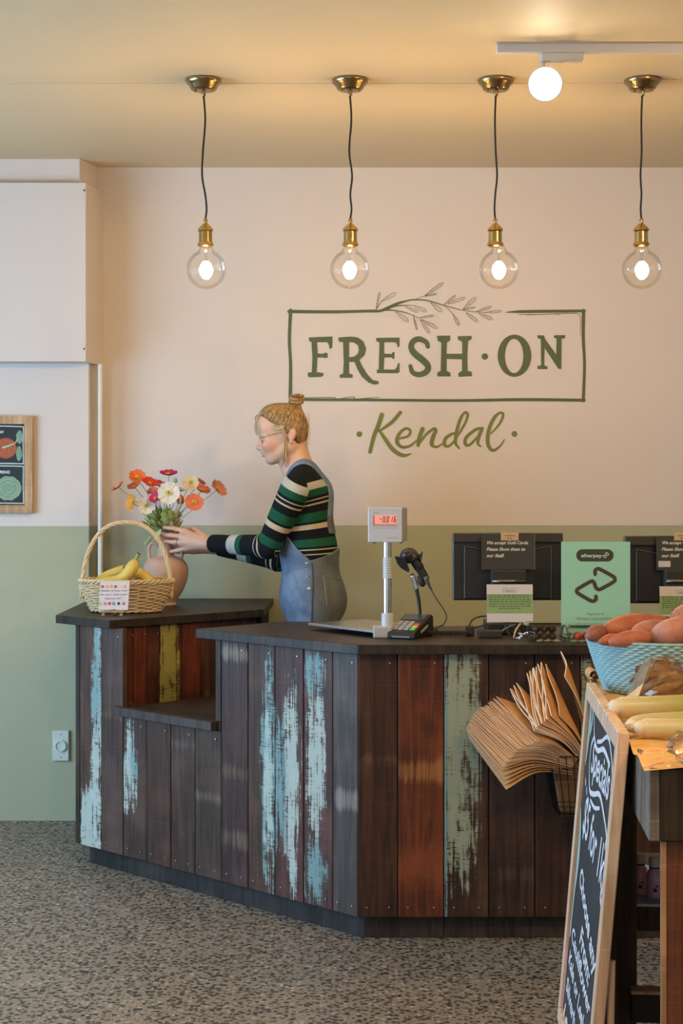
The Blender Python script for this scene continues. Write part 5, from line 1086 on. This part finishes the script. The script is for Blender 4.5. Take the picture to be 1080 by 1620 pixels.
for x in (302, 478): p = cf(x, 905); MB().hexa([(p.x-.005, D-.004, p.z-.002), (p.x+.005, D-.004, p.z-.002), (p.x+.003, D-.008, CZ), (p.x-.007, D-.008, CZ)], (0, .006, 0)).build('leg', EW, o)
p = cf(395, 800); MB().hexa([(p.x-.005, D+.004, p.z), (p.x+.005, D+.004, p.z), (p.x+.005, D+.040, CZ), (p.x-.005, D+.040, CZ)], (0, .004, 0)).build('back_leg', EW, o)
# ================================================================== PAPER BAGS IN A WIRE BASKET
def m_kraft():
    t = NT('kraft_paper'); n = t.noise(t.coord(), 14, 4); f_ = t.noise(t.coord('Object', (200, 200, 200)), 1, 2); c = t.mix(n, (.50, .235, .080), (.60, .31, .115)); t.bump(f_, .15, .001); return t.fin(c, .75)
M_KR = m_kraft(); M_KE = flat('kraft_edge', (.70, .56, .42), .8, var=.1)
def wb(px, py, d): return np.array(W(px, py, d)[:])
# keys: u, mouth far corner, mouth near corner, waist far, waist near, root far, root near
KEY = [(0.00, wb(741, 1166, 4.93), wb(800, 1249, 4.78), wb(800, 1185, 4.90), wb(850, 1222, 4.78), wb(880, 1200, 4.90), wb(905, 1225, 4.80)),
       (0.10, wb(737, 1150, 4.93), wb(795, 1214, 4.76), wb(800, 1165, 4.90), wb(845, 1203, 4.76), wb(880, 1185, 4.90), wb(905, 1215, 4.79)),
       (0.30, wb(751, 1126, 4.93), wb(818, 1186, 4.75), wb(812, 1140, 4.90), wb(858, 1187, 4.75), wb(882, 1175, 4.90), wb(908, 1208, 4.79)),
       (0.56, wb(785, 1103, 4.93), wb(853, 1172, 4.74), wb(840, 1125, 4.90), wb(880, 1177, 4.75), wb(888, 1168, 4.90), wb(914, 1202, 4.79)),
       (0.57, wb(806, 1090, 4.93), wb(846, 1156, 4.75), wb(850, 1125, 4.90), wb(885, 1172, 4.75), wb(890, 1165, 4.90), wb(916, 1200, 4.79)),
       (0.66, wb(832, 1066, 4.93), wb(850, 1149, 4.75), wb(862, 1110, 4.90), wb(892, 1168, 4.76), wb(895, 1160, 4.90), wb(920, 1200, 4.80)),
       (0.85, wb(855, 1048, 4.92), wb(868, 1134, 4.76), wb(875, 1095, 4.90), wb(903, 1165, 4.77), wb(905, 1158, 4.90), wb(930, 1200, 4.80)),
       (0.90, wb(867, 1050, 4.92), wb(885, 1132, 4.78), wb(888, 1095, 4.90), wb(912, 1160, 4.79), wb(912, 1158, 4.90), wb(934, 1198, 4.81)),
       (1.00, wb(890, 1030, 4.93), wb(895, 1070, 4.84), wb(905, 1080, 4.93), wb(916, 1110, 4.85), wb(922, 1150, 4.92), wb(936, 1178, 4.85))]
def key(u):
    for a, b in zip(KEY, KEY[1:]):
        if u <= b[0]+1e-9: t = (u-a[0])/(b[0]-a[0]); return [p+(q-p)*t for p, q in zip(a[1:], b[1:])]
US = [i/26*.56 for i in range(27)]+[.57+i/8*.09 for i in range(4)]+[.66+i/9*.19 for i in range(10)]+[.895, 1.0]
rr = random.Random(8)
for i, u in enumerate(US):
    mf, mn, wf_, wn, rf, rn = [p+np.array([rr.uniform(-.0015, .0015), rr.uniform(-.002, .002), rr.uniform(-.0015, .0015)]) for p in key(u)]
    far = spline([mf, wf_, rf], 5); near_ = spline([mn, wn, rn], 5); n = len(far); m = 6; top = []; wav = .006 if u > .565 else .0012; ph = rr.uniform(0, 6)
    nrm = np.cross(far[3]-far[0], near_[0]-far[0]); nrm = nrm/np.linalg.norm(nrm); nrm = nrm if nrm[2] > 0 else -nrm
    for a in range(n):
        for b in range(m):
            t = b/(m-1); p = far[a]+(near_[a]-far[a])*t+nrm*wav*math.sin(ph+t*5)*(1-a/n); top.append(p)
    th = .0017 if u < .565 else .003; N_ = n*m; vs = [p+nrm*th/2 for p in top]+[p-nrm*th/2 for p in top]; fs = []
    for a in range(n-1):
        for b in range(m-1): q = a*m+b; fs += [(q, q+1, q+m+1, q+m), (N_+q, N_+q+m, N_+q+m+1, N_+q+1)]
    rim_ = [b for b in range(m)]+[a*m+m-1 for a in range(1, n)]+[(n-1)*m+b for b in range(m-2, -1, -1)]+[a*m for a in range(n-2, 0, -1)]
    for a, b in zip(rim_, rim_[1:]+rim_[:1]): fs.append((a, N_+a, N_+b, b))
    me = MB().add(vs, fs).mesh('paper_bag'); me.materials.append(M_KR); me.materials.append(M_KE)
    nr_ = len(rim_); tot = len(me.polygons)
    for k_, p in enumerate(me.polygons):
        if k_ >= tot-nr_: p.material_index = 1
    if i in (0,): lab = 'lowest kraft paper bag of the fanned stack, hanging furthest down'
    elif i < 27: lab = 'flat kraft paper bag in the tight drooping stack on the left of the fan'
    elif i < 41: lab = 'kraft paper bag standing loosely upright in the middle of the fan'
    elif i == 41: lab = 'wide kraft paper bag leaning just left of the last upright bag'
    else: lab = 'last kraft paper bag standing most upright at the right of the fan'
    o = link('paper_bag', me, None); tag(o, lab, 'paper bag', 'kraft paper bags fanned from the wire basket')
# wire basket hung on the counter front
M_WIRE = flat('black_wire', (.012, .011, .010), .4, .6)
o = thing('wire_basket', 'black wire basket hung on the counter front holding the paper bags', 'basket', (W(905, 0, 4.9).x, 4.88, W(0, 1290, 4.9).z))
tl, tr = W(864, 0, 4.85).x, W(952, 0, 4.85).x; bl, br = W(884, 0, 4.85).x, W(945, 0, 4.85).x; zt, zb = W(0, 1190, 4.85).z, W(0, 1290, 4.85).z; yF, yB, yFb = 4.77, 4.985, 4.84
def ring(v): x0 = bl+(tl-bl)*v; x1 = br+(tr-br)*v; y0 = yFb+(yF-yFb)*v; z = zb+(zt-zb)*v; return [Vector((x0, y0, z)), Vector((x1, y0, z)), Vector((x1, yB, z)), Vector((x0, yB, z))]
for v in (0, .08, .16, .24, .62, .80, 1): q = ring(v); MB().tube(q+q[:1], .0022 if v in (0, 1) else .0014, 6).build('wire_ring', M_WIRE, o)
A0, A1 = ring(0), ring(1)
for s_ in range(4):
    nn_ = 7 if s_ % 2 == 0 else 8
    for k in range(nn_): t = k/nn_; MB().tube([A0[s_].lerp(A0[(s_+1) % 4], t), A1[s_].lerp(A1[(s_+1) % 4], t)], .0013 if k else .0022, 5).build('wire', M_WIRE, o)
m = MB()
for k in range(1, 7): t = k/7; m.tube([A0[0].lerp(A0[1], t), A0[3].lerp(A0[2], t)], .0013, 5); m.tube([A0[0].lerp(A0[3], t), A0[1].lerp(A0[2], t)], .0013, 5)
m.build('wire_floor', M_WIRE, o)['kind'] = 'stuff'
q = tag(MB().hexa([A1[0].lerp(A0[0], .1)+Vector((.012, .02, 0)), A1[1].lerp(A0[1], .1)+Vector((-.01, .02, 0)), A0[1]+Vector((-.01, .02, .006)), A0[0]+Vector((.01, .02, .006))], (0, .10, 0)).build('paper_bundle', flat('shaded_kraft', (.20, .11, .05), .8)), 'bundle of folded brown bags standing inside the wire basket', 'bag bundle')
# ================================================================== DISPLAY TABLE
TB = .93; n0 = Vector((.5105, 2.73)); n1 = Vector((.597, 3.90)); ud = (n1-n0).normalized(); vd = Vector((ud.y, -ud.x)); LT = (n1-n0).length; WT = .85
def tp(l, w, z): p = n0+ud*l+vd*w; return Vector((p.x, p.y, z))
M_TRAY_LIT = wood('tray_timber_lit', (.34, .34, .33), (.15, .15, .15), 1.2, rough=.45, off=50); M_TRF = wood('tray_front_dark', (.07, .06, .045), (.035, .032, .026), 1.2, rough=.5, off=51)  # tray sides paler and greyer: window light put into their colour
M_LEG = wood('table_leg_wood', (.12, .085, .06), (.055, .04, .032), 1.4, rough=.6, off=52); M_LEG2 = wood('table_leg_red', (.27, .12, .07), (.17, .07, .04), 1.0, rough=.5, off=53); M_PALE = wood('pale_edge_wood', (.70, .50, .32), (.5, .34, .2), 1, off=54)
o = thing('display_table', 'dark stained wooden produce table with deep tray top at the right', 'table', tp(LT/2, WT/2, 0))
def blk(l0, l1, w0, w1, z0, z1, name, mat, par=None, bev=.002): return MB().prism([tp(a, b, 0)[:2] for a, b in ((l0, w0), (l1, w0), (l1, w1), (l0, w1))][::-1], z0, z1).build(name, mat, par or o, bevel=bev)
blk(0, LT, 0, .018, .806, TB-.002, 'tray_side', M_TRAY_LIT); blk(0, LT, WT-.018, WT, .806, TB-.002, 'tray_side', M_TRAY_LIT)
blk(-.001, .018, .0185, WT-.018, .8065, TB-.0025, 'tray_front', M_TRF); blk(LT-.018, LT, .0185, WT-.0185, .806, TB-.002, 'tray_back', M_TRF)
blk(.018, LT-.018, .0185, WT-.0185, .86, .925, 'tray_bed', M_TRF)
blk(.62, .645, -.020, .045, 0, .8055, 'leg', M_LEG); blk(.012, .040, .028, .13, 0, .8055, 'leg', M_LEG2); blk(.004, .0115, .020, .029, 0, .8055, 'leg_lit_edge', M_PALE, bev=0)  # pale strip carries the lit side of the near leg in its colour
blk(.012, .037, WT-.1, WT-.03, 0, .8055, 'leg', M_LEG); blk(1.0, 1.03, WT-.1, WT-.03, 0, .8055, 'leg', M_LEG)
SHZ = .53
blk(.66, 1.15, .02, WT-.02, .478, SHZ, 'lower_shelf', M_LEG); blk(.58, .615, .03, WT-.03, .315, .372, 'stretcher', flat('stretcher_black', (.012, .011, .01), .7)); blk(.575, .615, .028, WT-.03, .3725, .380, 'stretcher_cap', M_PALE)
# patterned liner paper
def m_liner():
    t = NT('leaf_print_paper'); v = t.coord('Object', (1, 1, 1)); a = t.noise(t.coord('Object', (9, 40, 10)), 1.6, 5, .6, 1.2); b = t.noise(t.coord('Object', (12, 50, 12), (3, 3, 0)), 1.3, 3, .5, 1.5)
    c = t.mix(t.ss(a, .42, .56), (.68, .50, .25), (.80, .42, .07)); c = t.mix(t.ss(b, .56, .64), c, (.72, .20, .05)); c = t.mix(t.ss(t.noise(v, 60, 2), .62, .7), c, (.80, .70, .50)); return t.fin(c, .6)
rr = random.Random(5); NL, NW = 40, 24; vs = []
for i in range(NL+1):
    for j in range(NW+1):
        l = -.004+(LT+.03)*i/NL; w = -.008+(WT*.99)*j/NW; z = TB+.002+.0018*math.sin(i*.9+j*.5)+.0014*math.sin(j*1.7)
        if j == 0: z -= .004+.004*math.sin(i*1.3)
        if i == 0: z -= .004+.003*math.sin(j*1.9)
        if i == NL and j < 3: z += .012
        vs.append(tp(l, w, z))
LN = tag(MB().add(vs, [(i*(NW+1)+j, i*(NW+1)+j+1, (i+1)*(NW+1)+j+1, (i+1)*(NW+1)+j) for i in range(NL) for j in range(NW)]).build('paper_liner', m_liner(), smooth=True), 'orange and yellow leaf-patterned paper liner covering the produce table', 'table liner')
SZ = TB+.006
P3 = lambda px, py, d: W(px, py, d)
cp = T(948, 1100, TB+.01); m = MB(); PP = []
for k in range(22): a = k*.55; r_ = .004+.0006*k; PP.append(Vector((W(937, 0, 3.86).x+r_*math.cos(a), 3.86+.0, TB+.022+r_*math.sin(a))))
vs = [p+Vector((0, d_, 0)) for d_ in (-.045, .03) for p in PP]; n = len(PP); m.add(vs, [(i, i+1, n+i+1, n+i) for i in range(n-1)]); tag(m.build('paper_curl', flat('orange_curl', (.62, .33, .14), .6, var=.4, sc=60), smooth=True), 'rolled-up far corner of the orange liner paper beside the blue basket', 'paper')
# blue tub
cT = Vector((W(1051, 0, 3.70).x, 3.70, SZ)); o = thing('blue_woven_tub', 'light blue woven tub heaped with orange sweet potatoes', 'basket', cT)
def m_blue():
    t = NT('blue_woven'); n = t.noise(t.coord(), 25, 3); t.bump(t.noise(t.coord(), 240, 2), .4, .002); return t.fin(t.mix(n, (.26, .48, .54), (.38, .60, .64)), .8)
M_BL = m_blue(); RT, RB, HT = .173, .130, .119
for r_ in range(20):
    v0 = (r_+.5)/20; P = [cT+Vector(((RB+(RT-RB)*v0**.8+.0020*math.sin(k*PI/2+PI*(r_ % 2)))*math.cos(k/168*2*PI), (RB+(RT-RB)*v0**.8+.0020*math.sin(k*PI/2+PI*(r_ % 2)))*math.sin(k/168*2*PI), v0*HT)) for k in range(168)]
    MB().tube(P+P[:1], .0037, 5, cap=False).build('woven_coil' if r_ < 19 else 'rim_coil', M_BL, o, smooth=True)
MB().lathe([(.0005, .001), (RB, .001), (RT-.006, HT-.004), (RT-.009, HT-.004), (RB-.004, .005), (.0005, .005)], cT, 48).build('inner_wall', M_BL, o, smooth=True)
def m_kum(nm, a, b):
    t = NT(nm); n = t.noise(t.coord(), 18, 5, .65); sp = t.noise(t.coord('Object', (1, 1, 1)), 160, 2); c = t.mix(t.ss(n, .3, .7), a, b); c = t.mix(t.math('MULTIPLY', t.ss(sp, .64, .7), .55), c, (.12, .04, .03)); t.bump(n, .4, .004); return t.fin(c, .5)
K1 = m_kum('sweet_potato_orange', (.40, .105, .06), (.52, .20, .12)); K2 = m_kum('sweet_potato_pink', (.42, .16, .125), (.54, .28, .22)); K3 = m_kum('sweet_potato_brown', (.20, .07, .06), (.32, .13, .10))
def kum(pts, r, mat, lab):
    P = spline(pts, 6); n = len(P); rs = [r*max(.16, math.sin(PI*min(1, max(0, .06+.88*i/(n-1))))**.62) for i in range(n)]; o = thing('sweet_potato', lab, 'vegetable', Vector(P[n//2]), 'sweet potatoes in the blue tub')
    b_ = MB().tube(P, rs, 14); b_.build('skin', mat, o, smooth=True); MB().ball(P[-1], (rs[-1]*1.2,)*3, 8, 6).build('root_end', flat('root_end', (.16, .08, .05), .8), o, smooth=True)
kum([P3(930, 1008, 3.62), P3(943, 1002, 3.64), P3(956, 1000, 3.68)], .020, K3, 'dark brown sweet potato end at the left rim of the blue tub')
kum([P3(955, 998, 3.66), P3(980, 994, 3.68), P3(1010, 989, 3.72), P3(1054, 983, 3.78)], .029, K1, 'long orange sweet potato pointing right on top of the heap')
kum([P3(1000, 1006, 3.60), P3(1020, 998, 3.64), P3(1050, 988, 3.72)], .022, K2, 'slim pinkish sweet potato beneath the long orange one')
kum([P3(962, 1017, 3.575), P3(990, 1011, 3.57), P3(1012, 1010, 3.58), P3(1036, 1008, 3.60)], .019, K1, 'orange sweet potato lying along the front rim of the tub')
kum([P3(948, 1016, 3.585), P3(965, 1012, 3.60), P3(980, 1008, 3.64)], .013, K1, 'thin orange sweet potato tucked at the left front of the tub')
kum([P3(1031, 1010, 3.60), P3(1055, 1003, 3.58), P3(1085, 997, 3.60), P3(1120, 990, 3.66)], .033, K2, 'large pale pink sweet potato at the right front of the tub')
kum([P3(1062, 990, 3.74), P3(1085, 975, 3.74), P3(1120, 968, 3.76)], .028, K2, 'pinkish sweet potato at the right edge, highest of the heap')
kum([P3(960, 1012, 3.76), P3(1000, 1008, 3.80), P3(1060, 1006, 3.80)], .030, K1, 'orange sweet potato at the back of the blue tub')
kum([P3(1040, 1022, 3.62), P3(1075, 1018, 3.66), P3(1120, 1012, 3.72)], .026, K1, 'orange sweet potato buried under the pale one at the right')
# leeks
def m_leek():
    t = NT('leek_skin'); x = t.sep(t.coord())[0]; st = t.noise(t.coord('Object', (6, 150, 150)), 1, 3); g = t.ss(x, .54, .70); c = t.mix(st, (.54, .50, .33), (.68, .65, .46)); c = t.mix(g, c, t.mix(st, (.30, .34, .08), (.48, .50, .18))); return t.fin(c, .35)
M_LK = m_leek()
def leek(pts, r, lab):
    P = spline(pts, 5); n = len(P); o = thing('leek', lab, 'vegetable', Vector(P[0]), 'leeks lying on the liner paper'); rs = [r*.80]+[r]*(n-1); MB().tube(P, rs, 18).build('stalk', M_LK, o, smooth=True, sharp=60)
    d = (Vector(P[0])-Vector(P[1])).normalized(); MB().ball(Vector(P[0])+d*.0005, (r*.80,)*3, 14, 8).build('root_end', flat('leek_root', (.72, .68, .56), .8), o, smooth=True)
    rm = MB(); r2 = random.Random(len(P)+int(r*1e4))
    for k in range(14): e = Vector(P[0])+d*r*.7; q_ = Vector((r2.uniform(-1, 1), r2.uniform(-1, 1), r2.uniform(-1, 1)))*.006; rm.tube([e+q_*.3, e+q_+d*.006], .0006, 4)
    rm.build('roots', flat('leek_rootlets', (.60, .52, .36), .9), o)['kind'] = 'stuff'
zl = SZ+.0225
leek([T(974, 1120, zl), T(1010, 1119, zl), T(1060, 1117, zl), T(1160, 1112, zl)], .0215, 'thick pale leek on top, its root end nearest the chalkboard')
leek([T(1014, 1152, SZ+.018), T(1050, 1152, SZ+.018), T(1150, 1154, SZ+.018)], .0175, 'pale leek lying in front of the thick one')
leek([T(999, 1148, SZ+.0165), T(1030, 1142, SZ+.0165), T(1140, 1136, SZ+.0165)], .0160, 'short visible end of a leek squeezed between the other two')
# brown produce in clear plastic
GC = P3(1044, 1072, 3.42); o = thing('wrapped_root', 'brown lumpy root vegetable half wrapped in crinkled clear plastic by the tub', 'vegetable', (GC.x, GC.y, SZ))
def lump(c, r, seed, seg=28, rings=20, amp=.16, fr=2.2):
    b = MB().ball((0, 0, 0), 1, seg, rings); vs = []
    for v in b.v: v = Vector(v); k = 1+amp*noise.noise(v*fr+Vector((seed,)*3)); vs.append(Vector((v.x*r[0]*k, v.y*r[1]*k, v.z*r[2]*k))+Vector(c))
    b.v = [tuple(q) for q in vs]; return b
KB = m_kum('brown_root_skin', (.18, .08, .025), (.42, .25, .11))
zc = SZ+.047; gc = Vector((GC.x+.012, 3.44, zc)); lump(gc, (.060, .045, .046), 3).build('root', KB, o, smooth=True)
b = lump(gc, (.066, .051, .050), 9, 20, 14, .30, 4.5); PW = thin_glass('crinkled_plastic', (.95, .95, .93), 1.8, .12, haze=.05); b.build('plastic_wrap', PW, o)
fl = [P3(1029, 1036, 3.40), P3(1012, 1055, 3.40), P3(1000, 1080, 3.40), P3(988, 1104, 3.37), P3(1008, 1106, 3.36), P3(1018, 1080, 3.37), P3(1028, 1050, 3.39)]
b = MB().add([p for p in fl]+[p+Vector((.002, .004, 0)) for p in fl], [tuple(range(7))]+[(i, (i+1) % 7, 7+(i+1) % 7, 7+i) for i in range(7)]); b.build('plastic_flap', thin_glass('milky_plastic', (.9, .93, .95), 1.5, .3, haze=.42), o)
# clear bag at the edge
c = T(1090, 1190, SZ+.02); b = lump((c.x, c.y, SZ+.029), (.032, .035, .027), 21, 14, 10, .5, 3.5); o = tag(b.build('clear_plastic_bag', thin_glass('bag_plastic', (.93, .9, .88), 2.0, .1, haze=.10)), 'small crumpled clear plastic bag on the liner at the right edge', 'plastic bag')
# bottles on the lower shelf
o = tag(blk(.655, 1.0, .022, WT-.03, SHZ+.0005, SHZ+.004, 'doily_paper', flat('blue_white_doily', (.50, .52, .60), .8, var=.35, sc=220), LN) if False else MB().prism([tp(a, b, 0)[:2] for a, b in ((.652, .022), (1.0, .022), (1.0, WT-.03), (.652, WT-.03))][::-1], SHZ+.0005, SHZ+.006).build('shelf_paper', flat('blue_white_shelf_paper', (.50, .52, .60), .8, var=.45, sc=160)), 'white and blue patterned paper lining the lower shelf under the bottles', 'shelf liner')
M_CAP = flat('cream_cap', (.66, .55, .38), .4)
def bottle(px, d, col, capc, lab, k=1):
    b = Vector((W(px, 0, d).x, d, SHZ+.0065)); o = thing('bottle', lab, 'bottle', b, 'small pink bottles on the lower shelf'); r = .0158*k
    M_ = flat('bottle_%d' % px, col, .35, var=.15)
    MB().lathe([(.0005, 0), (r*.9, 0), (r, .003), (r, .044), (r*.93, .052), (r*.62, .060), (r*.58, .064)], b, 24).build('bottle_body', M_, o, smooth=True, sharp=50)
    MB().lathe([(r*.66, .0605), (r*.68, .064)], b, 20).build('neck_band', M_BLK, o, smooth=True)
    MB().lathe([(r*.72, .064), (r*.75, .066), (r*.75, .082), (r*.66, .0845), (.0005, .085)], b, 20).build('cap', capc, o, smooth=True, sharp=40)
    lbm = MB(); f_ = lambda x, y: b+Vector((math.sin(x/r)*(r+.0006), -math.cos(x/r)*(r+.0006), y))
    disc(lbm, -.002, .018, .0042, f_, 14); disc(lbm, .002, .026, .0022, f_, 10); ribbon(lbm, [(-.004, .0255, .0008), (.001, .029, .001)], f_, 4); lbm.build('label_cherry', flat('label_dark', (.06, .03, .05), .6), o)
    lw = MB()
    for (x_, y_, w_, h_) in ((-.004, .036, .0016, .006), (-.0005, .037, .0016, .005), (.004, .036, .004, .0045), (-.006, .009, .008, .0012), (-.006, .006, .010, .0012)): lw.add([f_(x_, y_), f_(x_+w_, y_), f_(x_+w_, y_+h_), f_(x_, y_+h_)], [(0, 1, 2, 3)])
    lw.build('label_print', flat('label_white', (.72, .66, .68), .6), o)
bottle(1012, 3.46, (.85, .36, .34), M_CAP, 'small coral pink bottle behind the dark table leg')
bottle(1035, 3.43, (.72, .38, .56), flat('white_cap', (.62, .56, .50), .4), 'small mauve pink bottle beside the reddish table leg', 1.05)
# ================================================================== CHALKBOARD
o = thing('chalkboard_sign', 'wooden framed black chalkboard price sign leaning beside the produce table', 'chalkboard', (.48, 3.3, 0))
TF, TN = Vector((.5555, 3.67, .955)), Vector((.503, 2.94, .955)); BF = Vector((.490, 3.67, .205)); BN = TN+(BF-TF)
e1 = (TN-TF).normalized(); e2 = (TF-BF).normalized(); nb = e1.cross(e2).normalized(); nb = nb if nb.x < 0 else -nb; LW, LH = (TN-TF).length, (TF-BF).length
def cb(a, b, k=0): return BF+e1*(a*LW)+e2*(b*LH)+nb*k        # a across from the far edge, b up, k out of the board
M_CBF = wood('chalkboard_frame', (1.25, 1.05, .86), (1.0, .80, .60), 1, rough=.45, off=60); fw = .034/LW; fh = .034/LH
for nm, q in (('frame_rail', [(0, 1), (1, 1), (1-fw, 1-fh), (fw, 1-fh)]), ('frame_rail', [(0, 0), (fw, fh), (1-fw, fh), (1, 0)]), ('frame_stile', [(0, 0), (0, 1), (fw, 1-fh), (fw, fh)]), ('frame_stile', [(1, 0), (1-fw, fh), (1-fw, 1-fh), (1, 1)])):
    MB().hexa([cb(a, b, .009) for a, b in q], -nb*.022).build(nm, M_CBF, o, bevel=.002)
bdm = MB().hexa([cb(fw*.6, fh*.6, 0), cb(1-fw*.6, fh*.6, 0), cb(1-fw*.6, 1-fh*.6, 0), cb(fw*.6, 1-fh*.6, 0)], -nb*.006)
def m_slate():
    t = NT('slate_black'); n = t.noise(t.coord(), 12, 4); return t.fin(t.mix(t.ss(n, .4, .8), (.022, .028, .036), (.045, .052, .062)), .5)
bdm.build('blackboard', m_slate(), o)
for a in (.05, .95): MB().tube([cb(a, .01, -.008), Vector((cb(a, 0).x-.012, cb(a, 0).y, .002))], .010, 8).build('front_foot', M_CBF, o)
for a in (.10, .97): MB().tube([cb(a, .45, -.018), Vector((.4775 if a > .5 else .53, cb(a, 0).y, .002))], .007, 8).build('back_leg', M_CBF, o)
CW = flat('chalk_pen_white', (.66, .70, .78), .8); CGN = flat('chalk_pen_green', (.30, .42, .38), .8, var=.2)
cbf = lambda x, y: cb(x, y, .0012)
def script(s_, a, b, size, slope=0, mat=CW, bold=.0018, wid=None):
    r_ = e1*math.cos(slope)+e2*math.sin(slope); u_ = e2*math.cos(slope)-e1*math.sin(slope); text(s_, size, mat, 'chalk_lettering', o, cb(a, b, .0012), r_, u_, shear=.3, bold=bold, width=wid)
def strokes(name, L_, mat=CW):
    m = MB()
    for s_ in L_: ribbon(m, [(x*LW, y*LH, w) for x, y, w in s_], lambda X_, Y_: cb(X_/LW, Y_/LH, .0012), 6, nrm=nb)
    m.build(name, mat, o)
strokes('chalk_leaf_band', [[(.10, .955, .03), (.12, .90, .05), (.11, .84, .045), (.09, .78, .02)], [(.17, .96, .02), (.19, .92, .03), (.17, .88, .02)]], CGN)
strokes('chalk_leaf_band', [[(.07, .63, .02), (.11, .57, .05), (.12, .50, .06), (.10, .42, .035), (.09, .35, .025), (.08, .28, .025)]], CGN)
strokes('chalk_scroll', [[(.24, .935, .008), (.30, .885, .010), (.42, .865, .011), (.60, .895, .011), (.78, .885, .011)], [(.30, .885, .008), (.23, .845, .011), (.23, .785, .011), (.30, .735, .011), (.42, .745, .011), (.60, .775, .011), (.78, .745, .011)], [(.40, .885, .008), (.52, .905, .009), (.68, .94, .009), (.80, .915, .009), (.86, .875, .011), (.86, .84, .010)], [(.34, .715, .007), (.48, .72, .009), (.62, .745, .007)], [(.78, .745, .009), (.85, .72, .011), (.84, .69, .010)]])
script('Specials', .27, .785, .095, .03, wid=.40)
strokes('chalk_sparkles', [[(.14, .735, .010), (.16, .725, .010)], [(.20, .72, .010), (.22, .71, .010)], [(.27, .705, .009), (.29, .70, .009)]])
script('$5 for 1kg', .17, .60, .115, -.02, wid=.55); script('Choose any', .22, .465, .060, -.16, wid=.46); script('From:', .38, .335, .060, -.08, wid=.26)
for k_, (w_, a_) in enumerate((('Cauliflower', .12), ('Kale or Leek', .10), ('Silverbeet', .09), ('Lettuce', .08))): script(w_, a_, .275-k_*.078, .048, -.03, wid=.50-.05*k_, bold=.0012)
strokes('chalk_pink_line', [[(.055, .26, .006), (.05, .19, .006), (.055, .12, .006), (.05, .05, .006)]], flat('pink_chalk', (.55, .20, .42), .8))
